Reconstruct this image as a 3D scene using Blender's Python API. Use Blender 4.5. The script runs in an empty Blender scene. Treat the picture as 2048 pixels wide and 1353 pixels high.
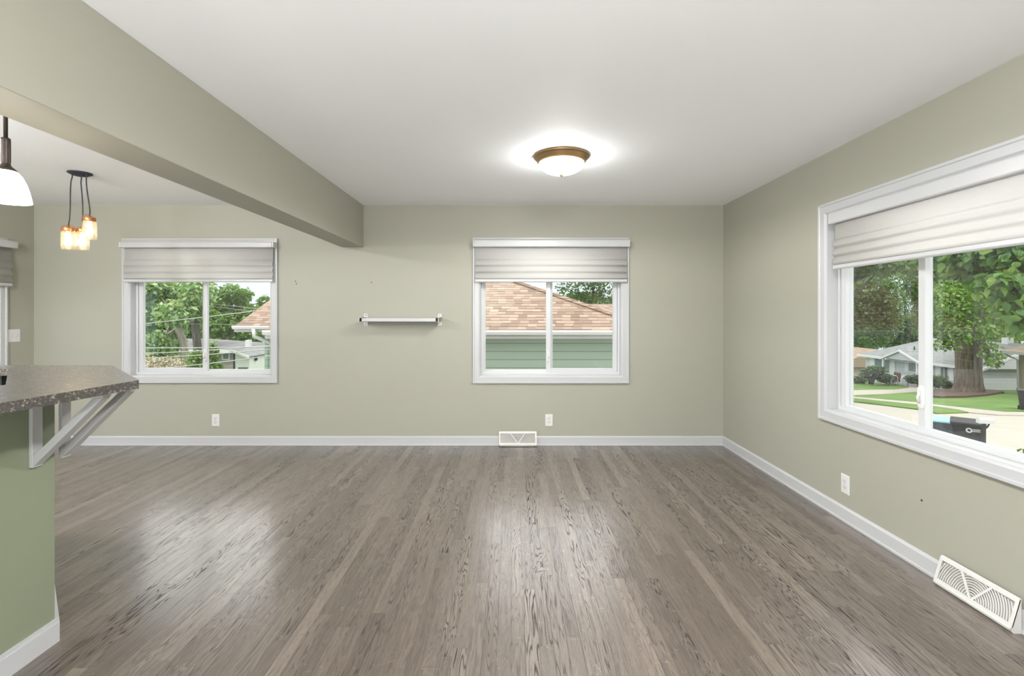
import bpy, bmesh, math, random
import numpy as np
from mathutils import Vector, Matrix
from math import sin, cos, pi, radians as R

S = bpy.context.scene
COL = S.collection
# ------------------------------------------------------------------ camera, sky, sun, area light, exposure
FPX, CX, CY, CZ, D = 985.0, 1022.0, 626.0, 1.347, 5.008     # focal length / horizon in the 2048 x 1353 frame, eye height, far wall
cam = bpy.data.cameras.new('camera')
cam.sensor_width = 36.0
cam.lens = FPX / 2048 * 36
cam.shift_x = (1024 - CX) / 2048
cam.shift_y = -(676.5 - CY) / 2048
cam.clip_start = 0.05
co = bpy.data.objects.new('camera', cam)
COL.objects.link(co)
co.location = (0, 0, CZ)
co.rotation_euler = (pi / 2, 0, 0)
S.camera = co

W = bpy.data.worlds.new('sky')
S.world = W
W.use_nodes = True
wn, wl = W.node_tree.nodes, W.node_tree.links
wn.clear()
wo = wn.new('ShaderNodeOutputWorld')
wb = wn.new('ShaderNodeBackground')
wt = wn.new('ShaderNodeTexCoord')
ws = wn.new('ShaderNodeSeparateXYZ')
wr = wn.new('ShaderNodeValToRGB')
wr.color_ramp.elements[0].position = 0.0
wr.color_ramp.elements[0].color = (0.36, 0.42, 0.485, 1)      # pale blue at the horizon under a bright hazy sky
wr.color_ramp.elements[1].position = 0.36
wr.color_ramp.elements[1].color = (1.0, 0.985, 0.96, 1)
e_ = wr.color_ramp.elements.new(0.14)
e_.color = (0.42, 0.47, 0.52, 1)
wl.new(wt.outputs['Generated'], ws.inputs[0])
wl.new(ws.outputs[2], wr.inputs[0])
wl.new(wr.outputs[0], wb.inputs[0])
wb.inputs[1].default_value = 2.3
wl.new(wb.outputs[0], wo.inputs[0])

sun = bpy.data.lights.new('sun', 'SUN')
sun.energy = 2.1
sun.angle = R(3)
sun.color = (1.0, 0.95, 0.86)
so = bpy.data.objects.new('sun', sun)
COL.objects.link(so)
so.rotation_euler = Vector((0.05, 0.50, -0.86)).to_track_quat('-Z', 'Y').to_euler()

ar = bpy.data.lights.new('rear_fill_light', 'AREA')     # added fill light, set in the unseen rear opening behind the camera
ar.shape = 'RECTANGLE'
ar.size, ar.size_y = 3.4, 1.8
ar.energy = 30
ar.color = (0.97, 0.985, 1.0)
ao = bpy.data.objects.new('rear_fill_light', ar)
COL.objects.link(ao)
ao.location = (-2.75, -2.56, 1.35)
ao.rotation_euler = (R(97), 0, 0)

S.view_settings.view_transform = 'Standard'
S.view_settings.look = 'None'
S.view_settings.gamma = 1
S.view_settings.use_curve_mapping = False
S.view_settings.exposure = 0.28
S.cycles.max_bounces = 10
S.cycles.diffuse_bounces = 6
S.cycles.transparent_max_bounces = 24
S.cycles.sample_clamp_indirect = 6


def P(x, y, Y):
    """photo pixel at distance Y -> world point"""
    return Vector(((x - CX) * Y / FPX, Y, CZ - (y - CY) * Y / FPX))


# ------------------------------------------------------------------ helpers
class NT:
    def __init__(s, name):
        s.m = bpy.data.materials.new(name)
        s.m.use_nodes = True
        s.n, s.l = s.m.node_tree.nodes, s.m.node_tree.links
        s.n.clear()
        s.out = s.n.new('ShaderNodeOutputMaterial')

    def new(s, t, **kw):
        k = s.n.new(t)
        for a, v in kw.items():
            setattr(k, a, v)
        return k

    def put(s, sock, v):
        if isinstance(v, bpy.types.NodeSocket):
            s.l.new(v, sock)
        elif v is not None:
            sock.default_value = v

    def math(s, op, a, b=None, c=None, clamp=False):
        k = s.new('ShaderNodeMath', operation=op, use_clamp=clamp)
        s.put(k.inputs[0], a)
        s.put(k.inputs[1], b)
        s.put(k.inputs[2], c)
        return k.outputs[0]

    def xyz(s, x=0.0, y=0.0, z=0.0):
        k = s.new('ShaderNodeCombineXYZ')
        for i, v in enumerate((x, y, z)):
            s.put(k.inputs[i], v)
        return k.outputs[0]

    def sep(s, v):
        k = s.new('ShaderNodeSeparateXYZ')
        s.l.new(v, k.inputs[0])
        return k.outputs

    def coord(s, o='Object'):
        return s.new('ShaderNodeTexCoord').outputs[o]

    def pos(s):
        return s.new('ShaderNodeNewGeometry').outputs['Position']

    def noise(s, vec, scale=5.0, detail=3.0, rough=0.5, dist=0.0):
        k = s.new('ShaderNodeTexNoise')
        s.put(k.inputs['Vector'], vec)
        k.inputs['Scale'].default_value = scale
        k.inputs['Detail'].default_value = detail
        k.inputs['Roughness'].default_value = rough
        k.inputs['Distortion'].default_value = dist
        return k.outputs[0]

    def white(s, vec):
        k = s.new('ShaderNodeTexWhiteNoise')
        s.put(k.inputs['Vector'], vec)
        return k.outputs[0]

    def ramp(s, f, pts):
        k = s.new('ShaderNodeValToRGB')
        e = k.color_ramp.elements
        e[0].position, e[0].color = pts[0][0], (*pts[0][1], 1)
        e[1].position, e[1].color = pts[-1][0], (*pts[-1][1], 1)
        for p, c in pts[1:-1]:
            q = e.new(p)
            q.color = (*c, 1)
        s.put(k.inputs[0], f)
        return k.outputs[0]

    def mix(s, f, a, b, mode='MIX'):
        k = s.new('ShaderNodeMix', data_type='RGBA', blend_type=mode)
        s.put(k.inputs[0], f)
        for i, v in ((6, a), (7, b)):
            if isinstance(v, tuple) and len(v) == 3:
                v = (*v, 1)
            s.put(k.inputs[i], v)
        return k.outputs[2]

    def bump(s, h, strength=0.2, dist=0.01):
        k = s.new('ShaderNodeBump')
        s.put(k.inputs['Height'], h)
        k.inputs['Strength'].default_value = strength
        k.inputs['Distance'].default_value = dist
        return k.outputs[0]

    def bsdf(s, col=(0.8, 0.8, 0.8), rough=0.5, metal=0.0, normal=None, **kw):
        k = s.new('ShaderNodeBsdfPrincipled')
        s.put(k.inputs['Base Color'], (*col, 1) if isinstance(col, tuple) else col)
        s.put(k.inputs['Roughness'], rough)
        s.put(k.inputs['Metallic'], metal)
        if normal is not None:
            s.l.new(normal, k.inputs['Normal'])
        for a, v in kw.items():
            a = a.replace('_', ' ')
            s.put(k.inputs[a], (*v, 1) if isinstance(v, tuple) else v)
        s.l.new(k.outputs[0], s.out.inputs[0])
        return k


def paint(name, col, rough=0.5, scale=180.0, bump=0.06, metal=0.0, var=0.03, **kw):
    t = NT(name)
    p = t.pos()
    n = t.noise(p, scale, 2)
    big = t.noise(p, 1.3, 3)
    c = t.mix(big, tuple(v * (1 - var) for v in col), tuple(min(1, v * (1 + var)) for v in col))
    t.bsdf(c, rough, metal, t.bump(n, bump, 0.004), **kw)
    return t.m


def emit(name, col, strength, rough=0.3):
    t = NT(name)
    t.bsdf((0.9, 0.88, 0.84), rough, Emission_Color=col, Emission_Strength=strength)
    return t.m


class MB:
    """collects shapes, then builds ONE mesh object"""

    def __init__(s, T=None):
        s.v, s.f, s.sm, s.T = [], [], [], T

    def add(s, vs, fs, smooth=False):
        o = len(s.v)
        for p in vs:
            s.v.append(tuple(s.T(*p)) if s.T else tuple(p))
        for f in fs:
            s.f.append([i + o for i in f])
            s.sm.append(smooth)
        return s

    def box(s, a, b):
        (x0, y0, z0), (x1, y1, z1) = a, b
        vs = [(x0, y0, z0), (x1, y0, z0), (x1, y1, z0), (x0, y1, z0), (x0, y0, z1), (x1, y0, z1), (x1, y1, z1), (x0, y1, z1)]
        return s.add(vs, [(0, 3, 2, 1), (4, 5, 6, 7), (0, 1, 5, 4), (1, 2, 6, 5), (2, 3, 7, 6), (3, 0, 4, 7)])

    def prism(s, poly, ext):
        """poly: 3-D points of one flat face; ext: extrusion vector"""
        n = len(poly)
        a = [Vector(p) for p in poly]
        b = [p + Vector(ext) for p in a]
        fs = [tuple(range(n)), tuple(range(2 * n - 1, n - 1, -1))]
        for i in range(n):
            j = (i + 1) % n
            fs.append((j, i, n + i, n + j))
        return s.add(a + b, fs)

    def tube(s, pts, r, n=10, smooth=True, closed=False):
        pts = [Vector(p) for p in pts]
        rs = r if isinstance(r, (list, tuple)) else [r] * len(pts)
        vs, fs = [], []
        up = None
        m = len(pts)
        for i, p in enumerate(pts):
            if closed:
                d = pts[(i + 1) % m] - pts[i - 1]
            else:
                d = pts[min(i + 1, m - 1)] - pts[max(i - 1, 0)]
            d = d.normalized()
            if up is None:
                up = Vector((0, 0, 1)) if abs(d.z) < 0.9 else Vector((1, 0, 0))
            a = d.cross(up).normalized()
            b = a.cross(d).normalized()
            up = b
            for k in range(n):
                t = 2 * pi * k / n
                vs.append(p + a * (rs[i] * cos(t)) + b * (rs[i] * sin(t)))
        for i in range(m if closed else m - 1):
            j = (i + 1) % m
            for k in range(n):
                k2 = (k + 1) % n
                fs.append((i * n + k, i * n + k2, j * n + k2, j * n + k))
        if not closed:
            fs.append(tuple(range(n - 1, -1, -1)))
            fs.append(tuple((m - 1) * n + k for k in range(n)))
        return s.add(vs, fs, smooth)

    def lathe(s, prof, c, n=40, smooth=True):
        """prof: (radius, z) pairs turned about the vertical axis through c"""
        vs, fs = [], []
        m = len(prof)
        for r, z in prof:
            for k in range(n):
                t = 2 * pi * k / n
                vs.append((c[0] + r * cos(t), c[1] + r * sin(t), c[2] + z))
        for i in range(m - 1):
            for k in range(n):
                k2 = (k + 1) % n
                fs.append((i * n + k, i * n + k2, (i + 1) * n + k2, (i + 1) * n + k))
        return s.add(vs, fs, smooth)

    def ball(s, c, r, n=16, m=10):
        if not isinstance(r, (tuple, list)):
            r = (r, r, r)
        vs, fs = [], []
        for i in range(m + 1):
            a = pi * i / m
            for k in range(n):
                t = 2 * pi * k / n
                vs.append((c[0] + r[0] * sin(a) * cos(t), c[1] + r[1] * sin(a) * sin(t), c[2] + r[2] * cos(a)))
        for i in range(m):
            for k in range(n):
                k2 = (k + 1) % n
                fs.append((i * n + k, (i + 1) * n + k, (i + 1) * n + k2, i * n + k2))
        return s.add(vs, fs, True)

    def build(s, name, mat, parent=None, origin=None, bevel=0.0, seg=2, fix=True):
        if parent is not None:
            org = parent
            while org.parent is not None:
                org = org.parent
            org = org.location.copy()
        else:
            org = Vector(origin) if origin is not None else Vector((0, 0, 0))
        me = bpy.data.meshes.new(name)
        me.from_pydata([(x - org.x, y - org.y, z - org.z) for x, y, z in s.v], [], s.f)
        me.polygons.foreach_set('use_smooth', s.sm)
        me.update()
        if fix:
            bm = bmesh.new()
            bm.from_mesh(me)
            bmesh.ops.remove_doubles(bm, verts=bm.verts, dist=1e-6)
            bmesh.ops.recalc_face_normals(bm, faces=bm.faces)
            bm.to_mesh(me)
            bm.free()
        me.materials.append(mat)
        o = bpy.data.objects.new(name, me)
        COL.objects.link(o)
        if parent is not None:
            o.parent = parent
        else:
            o.location = org
        if bevel:
            md = o.modifiers.new('bevel', 'BEVEL')
            md.width, md.segments, md.limit_method, md.angle_limit = bevel, seg, 'ANGLE', R(40)
        return o


def tag(o, label=None, cat=None, group=None, kind=None):
    if label:
        o['label'] = label
    if cat:
        o['category'] = cat
    if group:
        o['group'] = group
    if kind:
        o['kind'] = kind
    return o


def thing(name, loc, label, cat, group=None, kind=None):
    o = bpy.data.objects.new(name, None)
    o.empty_display_size = 0.1
    COL.objects.link(o)
    o.location = loc
    return tag(o, label, cat, group, kind)


def struct(o, label=None, cat=None):
    return tag(o, label, cat, kind='structure')


# ------------------------------------------------------------------ materials
M = {}
M['wall'] = paint('wall_paint', (0.368, 0.361, 0.299), 0.55, 260, 0.05)
M['ceiling'] = paint('ceiling_paint', (0.93, 0.95, 0.975), 0.7, 220, 0.05, var=0.01)
M['green'] = paint('green_paint', (0.236, 0.268, 0.182), 0.5, 260, 0.06)
M['white'] = paint('white_trim', (0.515, 0.52, 0.53), 0.35, 90, 0.01, var=0.01)
M['vinyl'] = paint('white_vinyl', (0.60, 0.61, 0.62), 0.3, 60, 0.0, var=0.01)
M['plastic'] = paint('white_plastic', (0.70, 0.70, 0.68), 0.3, 60, 0.0, var=0.01)
M['slot'] = paint('dark_slot', (0.05, 0.05, 0.05), 0.6, 60, 0.0)
M['greyslot'] = paint('grey_recess', (0.42, 0.41, 0.38), 0.6, 60, 0.0)
M['register'] = paint('register_enamel', (0.66, 0.655, 0.63), 0.35, 60, 0.0, var=0.01)
M['bronze'] = paint('dark_bronze', (0.055, 0.042, 0.034), 0.38, 60, 0.02, metal=0.6)
M['brass'] = paint('aged_brass', (0.36, 0.23, 0.11), 0.36, 40, 0.02, metal=0.75, var=0.12)
M['copper'] = paint('copper_lid', (0.50, 0.22, 0.085), 0.35, 60, 0.02, metal=0.7, var=0.1)
M['steel'] = paint('brushed_steel', (0.42, 0.41, 0.37), 0.42, 60, 0.02, metal=0.85)
M['blackplastic'] = paint('black_plastic', (0.020, 0.022, 0.027), 0.6, 40, 0.03)
M['dome'] = emit('lit_frosted_glass', (1.0, 0.99, 0.97), 52.0)
M['dome_fill'] = emit('added_light_glass', (1.0, 1.0, 1.0), 260.0)  # glowing bowls of the two added ceiling lights
M['shade'] = emit('lit_opal_glass', (1.0, 0.90, 0.76), 15.0)
M['bulb'] = emit('lit_filament_bulb', (1.0, 0.74, 0.42), 18.0)


def glass(name, tint, refl=1.0, rough=0.0, ior=1.5):
    t = NT(name)
    fr = t.new('ShaderNodeFresnel')
    bk = t.new('ShaderNodeNewGeometry').outputs['Backfacing']
    t.l.new(t.math('ADD', t.math('MULTIPLY', bk, 1 / ior - ior), ior), fr.inputs[0])
    tr = t.new('ShaderNodeBsdfTransparent')
    tr.inputs[0].default_value = (*tint, 1)
    gl = t.new('ShaderNodeBsdfGlossy')
    gl.inputs['Roughness'].default_value = rough
    mx = t.new('ShaderNodeMixShader')
    t.l.new(t.math('MULTIPLY', fr.outputs[0], refl, clamp=True), mx.inputs[0])
    t.l.new(tr.outputs[0], mx.inputs[1])
    t.l.new(gl.outputs[0], mx.inputs[2])
    t.l.new(mx.outputs[0], t.out.inputs[0])
    return t.m


M['pane'] = glass('window_glass', (0.97, 0.985, 0.978))


def jar_mat():
    t = NT('jar_glass')
    fr = t.new('ShaderNodeFresnel')
    bk = t.new('ShaderNodeNewGeometry').outputs['Backfacing']
    t.l.new(t.math('ADD', t.math('MULTIPLY', bk, 1 / 1.5 - 1.5), 1.5), fr.inputs[0])
    tr = t.new('ShaderNodeBsdfTransparent')
    tr.inputs[0].default_value = (0.985, 0.975, 0.95, 1)
    hz = t.new('ShaderNodeBsdfTranslucent')
    hz.inputs[0].default_value = (0.95, 0.92, 0.86, 1)
    gl = t.new('ShaderNodeBsdfGlossy')
    gl.inputs['Roughness'].default_value = 0.08
    m1, m2 = t.new('ShaderNodeMixShader'), t.new('ShaderNodeMixShader')
    m1.inputs[0].default_value = 0.05
    t.l.new(tr.outputs[0], m1.inputs[1])
    t.l.new(hz.outputs[0], m1.inputs[2])
    t.l.new(t.math('MULTIPLY', fr.outputs[0], 0.6), m2.inputs[0])
    t.l.new(m1.outputs[0], m2.inputs[1])
    t.l.new(gl.outputs[0], m2.inputs[2])
    t.l.new(m2.outputs[0], t.out.inputs[0])
    return t.m


M['jar'] = jar_mat()


def fabric_mat():
    t = NT('shade_fabric')
    p = t.pos()
    s = t.sep(p)
    n = t.noise(t.xyz(t.math('MULTIPLY', s[0], 40.0), t.math('MULTIPLY', s[1], 40.0), t.math('MULTIPLY', s[2], 900.0)), 1.0, 2)
    c = t.mix(n, (0.62, 0.612, 0.59), (0.68, 0.675, 0.655))
    d = t.new('ShaderNodeBsdfDiffuse')
    t.l.new(c, d.inputs[0])
    tl = t.new('ShaderNodeBsdfTranslucent')
    tl.inputs[0].default_value = (0.85, 0.84, 0.80, 1)
    mx = t.new('ShaderNodeMixShader')
    mx.inputs[0].default_value = 0.18
    t.l.new(d.outputs[0], mx.inputs[1])
    t.l.new(tl.outputs[0], mx.inputs[2])
    t.l.new(mx.outputs[0], t.out.inputs[0])
    return t.m


M['fabric'] = fabric_mat()


def floor_mat():
    t = NT('oak_strip_floor')
    s = t.sep(t.pos())
    PW, PL = 0.0572, 1.05
    px = t.math('DIVIDE', s[0], PW)
    ix = t.math('FLOOR', px)
    fx = t.math('FRACT', px)
    off = t.white(t.xyz(ix, 3.7, 0.0))
    py = t.math('ADD', t.math('DIVIDE', s[1], PL), t.math('MULTIPLY', off, 7.0))
    iy = t.math('FLOOR', py)
    fy = t.math('FRACT', py)
    r1 = t.white(t.xyz(ix, iy, 1.0))
    r2 = t.white(t.xyz(ix, iy, 2.0))
    r3 = t.white(t.xyz(ix, iy, 5.0))
    # cathedral grain: contour lines of a slow noise drawn out along the plank
    gv = t.xyz(t.math('MULTIPLY', s[0], 24.0), t.math('MULTIPLY', s[1], 1.7), t.math('MULTIPLY', r1, 70.0))
    g = t.noise(gv, 1.0, 2.0, 0.45, 0.25)
    rings = t.math('PINGPONG', t.math('MULTIPLY', g, t.math('ADD', 9.0, t.math('MULTIPLY', r2, 9.0))), 0.5)
    mr = t.new('ShaderNodeMapRange', interpolation_type='SMOOTHSTEP')
    t.put(mr.inputs[0], rings)
    mr.inputs[1].default_value = 0.02
    mr.inputs[2].default_value = 0.24
    mr.inputs[3].default_value = 1.0
    mr.inputs[4].default_value = 0.0
    line = mr.outputs[0]
    breakup = t.noise(t.xyz(t.math('MULTIPLY', s[0], 60.0), t.math('MULTIPLY', s[1], 6.0), r3), 1.0, 3.0, 0.6)
    line = t.math('MULTIPLY', line, t.math('MULTIPLY', breakup, 1.7, clamp=True))
    # only some boards are flat sawn and show it strongly
    amt = t.math('ADD', 0.22, t.math('MULTIPLY', t.math('POWER', r3, 1.8), 0.78))
    line = t.math('MULTIPLY', line, amt)
    # pores: short streaks
    pores = t.noise(t.xyz(t.math('MULTIPLY', s[0], 520.0), t.math('MULTIPLY', s[1], 26.0), r2), 1.0, 3.0, 0.65)
    pores2 = t.noise(t.xyz(t.math('MULTIPLY', s[0], 90.0), t.math('MULTIPLY', s[1], 5.0), t.math('MULTIPLY', r1, 30.0)), 1.0, 4.0, 0.6)
    patch = t.noise(t.xyz(s[0], s[1], 0.0), 1.1, 4.0, 0.55)
    base = t.ramp(r1, [(0.0, (0.080, 0.060, 0.047)), (0.35, (0.118, 0.092, 0.074)), (0.7, (0.150, 0.120, 0.098)), (1.0, (0.215, 0.176, 0.145))])
    base = t.mix(t.math('MULTIPLY', patch, 0.55), base, (0.185, 0.152, 0.127))
    base = t.mix(t.math('MULTIPLY', t.math('SUBTRACT', pores2, 0.42, clamp=True), 1.6, clamp=True), base, (0.050, 0.038, 0.030))
    pr = t.new('ShaderNodeMapRange')
    t.put(pr.inputs[0], pores)
    pr.inputs[1].default_value, pr.inputs[2].default_value = 0.52, 0.72
    base = t.mix(t.math('MULTIPLY', pr.outputs[0], 0.55), base, (0.028, 0.021, 0.017))
    base = t.mix(line, base, (0.012, 0.009, 0.007))
    # scratches, thin pale
    sc = t.noise(t.xyz(t.math('MULTIPLY', s[0], 9.0), t.math('MULTIPLY', s[1], 9.0), 4.0), 1.0, 2.0, 0.5, 1.4)
    scr = t.math('LESS_THAN', t.math('ABSOLUTE', t.math('SUBTRACT', sc, 0.62)), 0.0022)
    base = t.mix(t.math('MULTIPLY', scr, 0.35), base, (0.36, 0.32, 0.28))
    # joints
    ex = t.math('MINIMUM', fx, t.math('SUBTRACT', 1.0, fx))
    ey = t.math('MULTIPLY', t.math('MINIMUM', fy, t.math('SUBTRACT', 1.0, fy)), PL / PW)
    e = t.math('MINIMUM', ex, ey)
    jr = t.new('ShaderNodeMapRange')
    t.put(jr.inputs[0], e)
    jr.inputs[1].default_value, jr.inputs[2].default_value, jr.inputs[3].default_value, jr.inputs[4].default_value = 0.008, 0.028, 1.0, 0.0
    gapamt = t.math('ADD', 0.25, t.math('MULTIPLY', t.noise(t.xyz(s[0], s[1], 9.0), 2.2, 2), 0.9), clamp=True)
    joint = t.math('MULTIPLY', jr.outputs[0], gapamt)
    base = t.mix(t.math('MULTIPLY', joint, 0.75), base, (0.022, 0.017, 0.014))
    rough = t.math('ADD', 0.30, t.math('MULTIPLY', t.noise(t.xyz(t.math('MULTIPLY', s[0], 30.0), t.math('MULTIPLY', s[1], 6.0), 0.0), 1.0, 4.0, 0.6), 0.16))
    rough = t.math('ADD', rough, t.math('MULTIPLY', line, 0.25))
    # the open grain and the joints carry no varnish film
    cw = t.math('SUBTRACT', 1.0, t.math('ADD', t.math('MULTIPLY', line, 0.95), t.math('ADD', t.math('MULTIPLY', joint, 0.8), t.math('MULTIPLY', pr.outputs[0], 0.35))), clamp=True)
    h = t.math('SUBTRACT', t.math('MULTIPLY', pores2, 0.35), t.math('ADD', t.math('MULTIPLY', line, 0.7), joint))
    h = t.math('ADD', h, t.math('MULTIPLY', r2, 0.3))
    t.bsdf(base, rough, 0.0, t.bump(h, 0.25, 0.002), IOR=1.45, Coat_Weight=cw, Coat_Roughness=0.21, Coat_IOR=1.7)
    return t.m


M['floor'] = floor_mat()


def granite_mat():
    t = NT('speckled_laminate')
    p = t.pos()
    v = t.new('ShaderNodeTexVoronoi')
    v.inputs['Scale'].default_value = 160
    t.l.new(p, v.inputs['Vector'])
    n = t.noise(p, 80, 4, 0.65, 0.8)
    n2 = t.noise(p, 38, 4, 0.6)
    c = t.ramp(n, [(0.42, (0.014, 0.013, 0.014)), (0.54, (0.035, 0.030, 0.030)), (0.60, (0.15, 0.125, 0.11)), (0.70, (0.50, 0.44, 0.39))])
    c = t.mix(t.math('MULTIPLY', n2, 0.2), c, (0.10, 0.08, 0.07))
    t.bsdf(c, 0.33, 0.0, IOR=1.6, Coat_Weight=1.0, Coat_Roughness=0.2, Coat_IOR=2.3)
    return t.m


M['granite'] = granite_mat()


def shingle_mat(name, cols, axis=1, cw=0.30, ch=0.155):
    """asphalt shingles: courses step up the slope (height), tabs along the eave axis"""
    t = NT(name)
    s = t.sep(t.pos())
    row = t.math('DIVIDE', s[2], ch)
    ir = t.math('FLOOR', row)
    fr = t.math('FRACT', row)
    al = t.math('ADD', t.math('DIVIDE', s[1] if axis == 1 else s[0], cw), t.math('MULTIPLY', t.white(t.xyz(ir, 0.0, 1.0)), 5.0))
    ia = t.math('FLOOR', al)
    fa = t.math('FRACT', al)
    r = t.white(t.xyz(ia, ir, 2.0))
    c = t.ramp(r, [(0.0, cols[0]), (0.5, cols[1]), (1.0, cols[2])])
    edge = t.math('LESS_THAN', fr, t.math('ADD', 0.10, t.math('MULTIPLY', t.white(t.xyz(ia, ir, 7.0)), 0.26)))
    c = t.mix(t.math('MULTIPLY', edge, 0.9), c, cols[3])
    c = t.mix(t.math('MULTIPLY', t.math('LESS_THAN', fa, 0.03), 0.4), c, cols[3])
    n = t.noise(t.pos(), 30, 3)
    c = t.mix(0.25, c, t.mix(n, cols[0], cols[2]))
    t.bsdf(c, 0.9)
    return t.m


def siding_mat(name, col, lap=0.17, dark=0.35):
    t = NT(name)
    s = t.sep(t.pos())
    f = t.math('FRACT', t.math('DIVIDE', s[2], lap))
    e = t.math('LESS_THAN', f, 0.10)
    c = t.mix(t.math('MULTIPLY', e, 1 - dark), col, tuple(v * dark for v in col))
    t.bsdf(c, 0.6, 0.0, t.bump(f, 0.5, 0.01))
    return t.m


M['roof_brown'] = shingle_mat('brown_shingles', [(0.155, 0.098, 0.070), (0.255, 0.175, 0.130), (0.36, 0.275, 0.22), (0.030, 0.018, 0.014)], 0, 0.19, 0.062)
M['roof_grey'] = shingle_mat('grey_shingles', [(0.156, 0.166, 0.172), (0.187, 0.198, 0.203), (0.224, 0.234, 0.239), (0.114, 0.120, 0.125)], 1, 0.35, 0.075)
M['roof_grey2'] = shingle_mat('slate_grey_shingles', [(0.121, 0.121, 0.129), (0.149, 0.149, 0.157), (0.176, 0.176, 0.182), (0.083, 0.083, 0.088)], 0, 0.35, 0.075)
M['roof_tan'] = shingle_mat('tan_shingles', [(0.216, 0.156, 0.114), (0.264, 0.198, 0.150), (0.300, 0.234, 0.180), (0.150, 0.102, 0.072)], 1, 0.35, 0.08)
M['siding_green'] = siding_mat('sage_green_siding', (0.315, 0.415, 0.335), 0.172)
M['siding_grey'] = siding_mat('pale_grey_siding', (0.442, 0.460, 0.495), 0.2, 0.5)
M['siding_taupe'] = siding_mat('taupe_siding', (0.260, 0.242, 0.223), 0.3, 0.55)
M['siding_white'] = siding_mat('white_siding', (0.674, 0.683, 0.674), 0.25, 0.8)
M['stucco_tan'] = paint('tan_stucco', (0.322, 0.280, 0.217), 0.8, 20, 0.05)
M['ext_white'] = paint('outdoor_white_paint', (0.562, 0.576, 0.576), 0.5, 30, 0.0)
M['ext_glass'] = paint('dark_house_window', (0.10, 0.14, 0.14), 0.1, 20, 0.0)
M['concrete'] = paint('concrete', (0.341, 0.321, 0.283), 0.85, 6, 0.1, var=0.08)
M['path'] = paint('pale_concrete_path', (0.335, 0.310, 0.273), 0.85, 6, 0.1, var=0.06)
M['mulch'] = paint('mulch', (0.075, 0.045, 0.033), 0.95, 9, 0.5, var=0.3)
M['wire'] = paint('overhead_wire', (0.320, 0.336, 0.320), 0.6, 20, 0.0)
M['lid_blue'] = paint('blue_bin_lid', (0.22, 0.42, 0.50), 0.45, 20, 0.03)
M['bin_grey'] = paint('grey_blue_bin', (0.07, 0.085, 0.11), 0.45, 20, 0.03)


def grass_mat():
    t = NT('lawn_grass')
    p = t.pos()
    n = t.noise(p, 0.7, 4, 0.6)
    n2 = t.noise(p, 14, 3, 0.7)
    c = t.ramp(n, [(0.3, (0.065, 0.13, 0.024)), (0.55, (0.10, 0.19, 0.036)), (0.75, (0.16, 0.23, 0.06))])
    c = t.mix(t.math('MULTIPLY', n2, 0.5), c, (0.06, 0.12, 0.02))
    t.bsdf(c, 0.9, 0.0, t.bump(n2, 0.6, 0.05))
    return t.m


M['grass'] = grass_mat()


def bark_mat(name, a, b):
    t = NT(name)
    s = t.sep(t.pos())
    n = t.noise(t.xyz(t.math('MULTIPLY', s[0], 9.0), t.math('MULTIPLY', s[1], 9.0), t.math('MULTIPLY', s[2], 1.2)), 1.0, 5, 0.65)
    t.bsdf(t.ramp(n, [(0.3, a), (0.7, b)]), 0.9, 0.0, t.bump(n, 0.8, 0.05))
    return t.m


M['bark'] = bark_mat('grey_brown_bark', (0.055, 0.042, 0.033), (0.19, 0.155, 0.125))
M['bark_pale'] = bark_mat('pale_bark', (0.17, 0.15, 0.13), (0.40, 0.37, 0.33))
M['bark_dark'] = bark_mat('dark_bark', (0.03, 0.027, 0.025), (0.11, 0.10, 0.095))


def leaf_mat(name, cols, trans=0.35):
    t = NT(name)
    r = t.new('ShaderNodeNewGeometry').outputs['Random Per Island']
    c = t.ramp(r, [(i / (len(cols) - 1), k) for i, k in enumerate(cols)])
    b = t.new('ShaderNodeBsdfPrincipled')
    t.l.new(c, b.inputs['Base Color'])
    b.inputs['Roughness'].default_value = 0.45
    tl = t.new('ShaderNodeBsdfTranslucent')
    t.l.new(t.mix(0.5, c, (0.30, 0.42, 0.05)), tl.inputs[0])
    mx = t.new('ShaderNodeMixShader')
    mx.inputs[0].default_value = trans
    t.l.new(b.outputs[0], mx.inputs[1])
    t.l.new(tl.outputs[0], mx.inputs[2])
    t.l.new(mx.outputs[0], t.out.inputs[0])
    return t.m


M['leaf_mid'] = leaf_mat('green_leaves', [(0.07, 0.15, 0.035), (0.11, 0.22, 0.05), (0.16, 0.29, 0.07), (0.25, 0.36, 0.09)])
M['leaf_pale'] = leaf_mat('pale_green_leaves', [(0.14, 0.27, 0.11), (0.23, 0.38, 0.17), (0.34, 0.48, 0.25), (0.47, 0.55, 0.25)])
M['leaf_dark'] = leaf_mat('dark_green_leaves', [(0.024, 0.060, 0.020), (0.040, 0.088, 0.028), (0.060, 0.120, 0.040), (0.096, 0.160, 0.048)])
M['leaf_big'] = leaf_mat('broad_green_leaves', [(0.05, 0.13, 0.04), (0.08, 0.19, 0.06), (0.12, 0.25, 0.075), (0.22, 0.34, 0.06)])
M['leaf_tan'] = leaf_mat('tan_blossom', [(0.20, 0.24, 0.12), (0.42, 0.36, 0.27), (0.55, 0.46, 0.37), (0.60, 0.52, 0.42)], 0.15)
M['leaf_yew'] = leaf_mat('yew_needles', [(0.02, 0.045, 0.02), (0.035, 0.07, 0.03), (0.05, 0.095, 0.04), (0.08, 0.13, 0.05)], 0.1)

# ------------------------------------------------------------------ room shell
XR, XL, YB, YR, H = 2.16, -4.85, D, -2.6, 2.44
TH = 0.16


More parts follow.
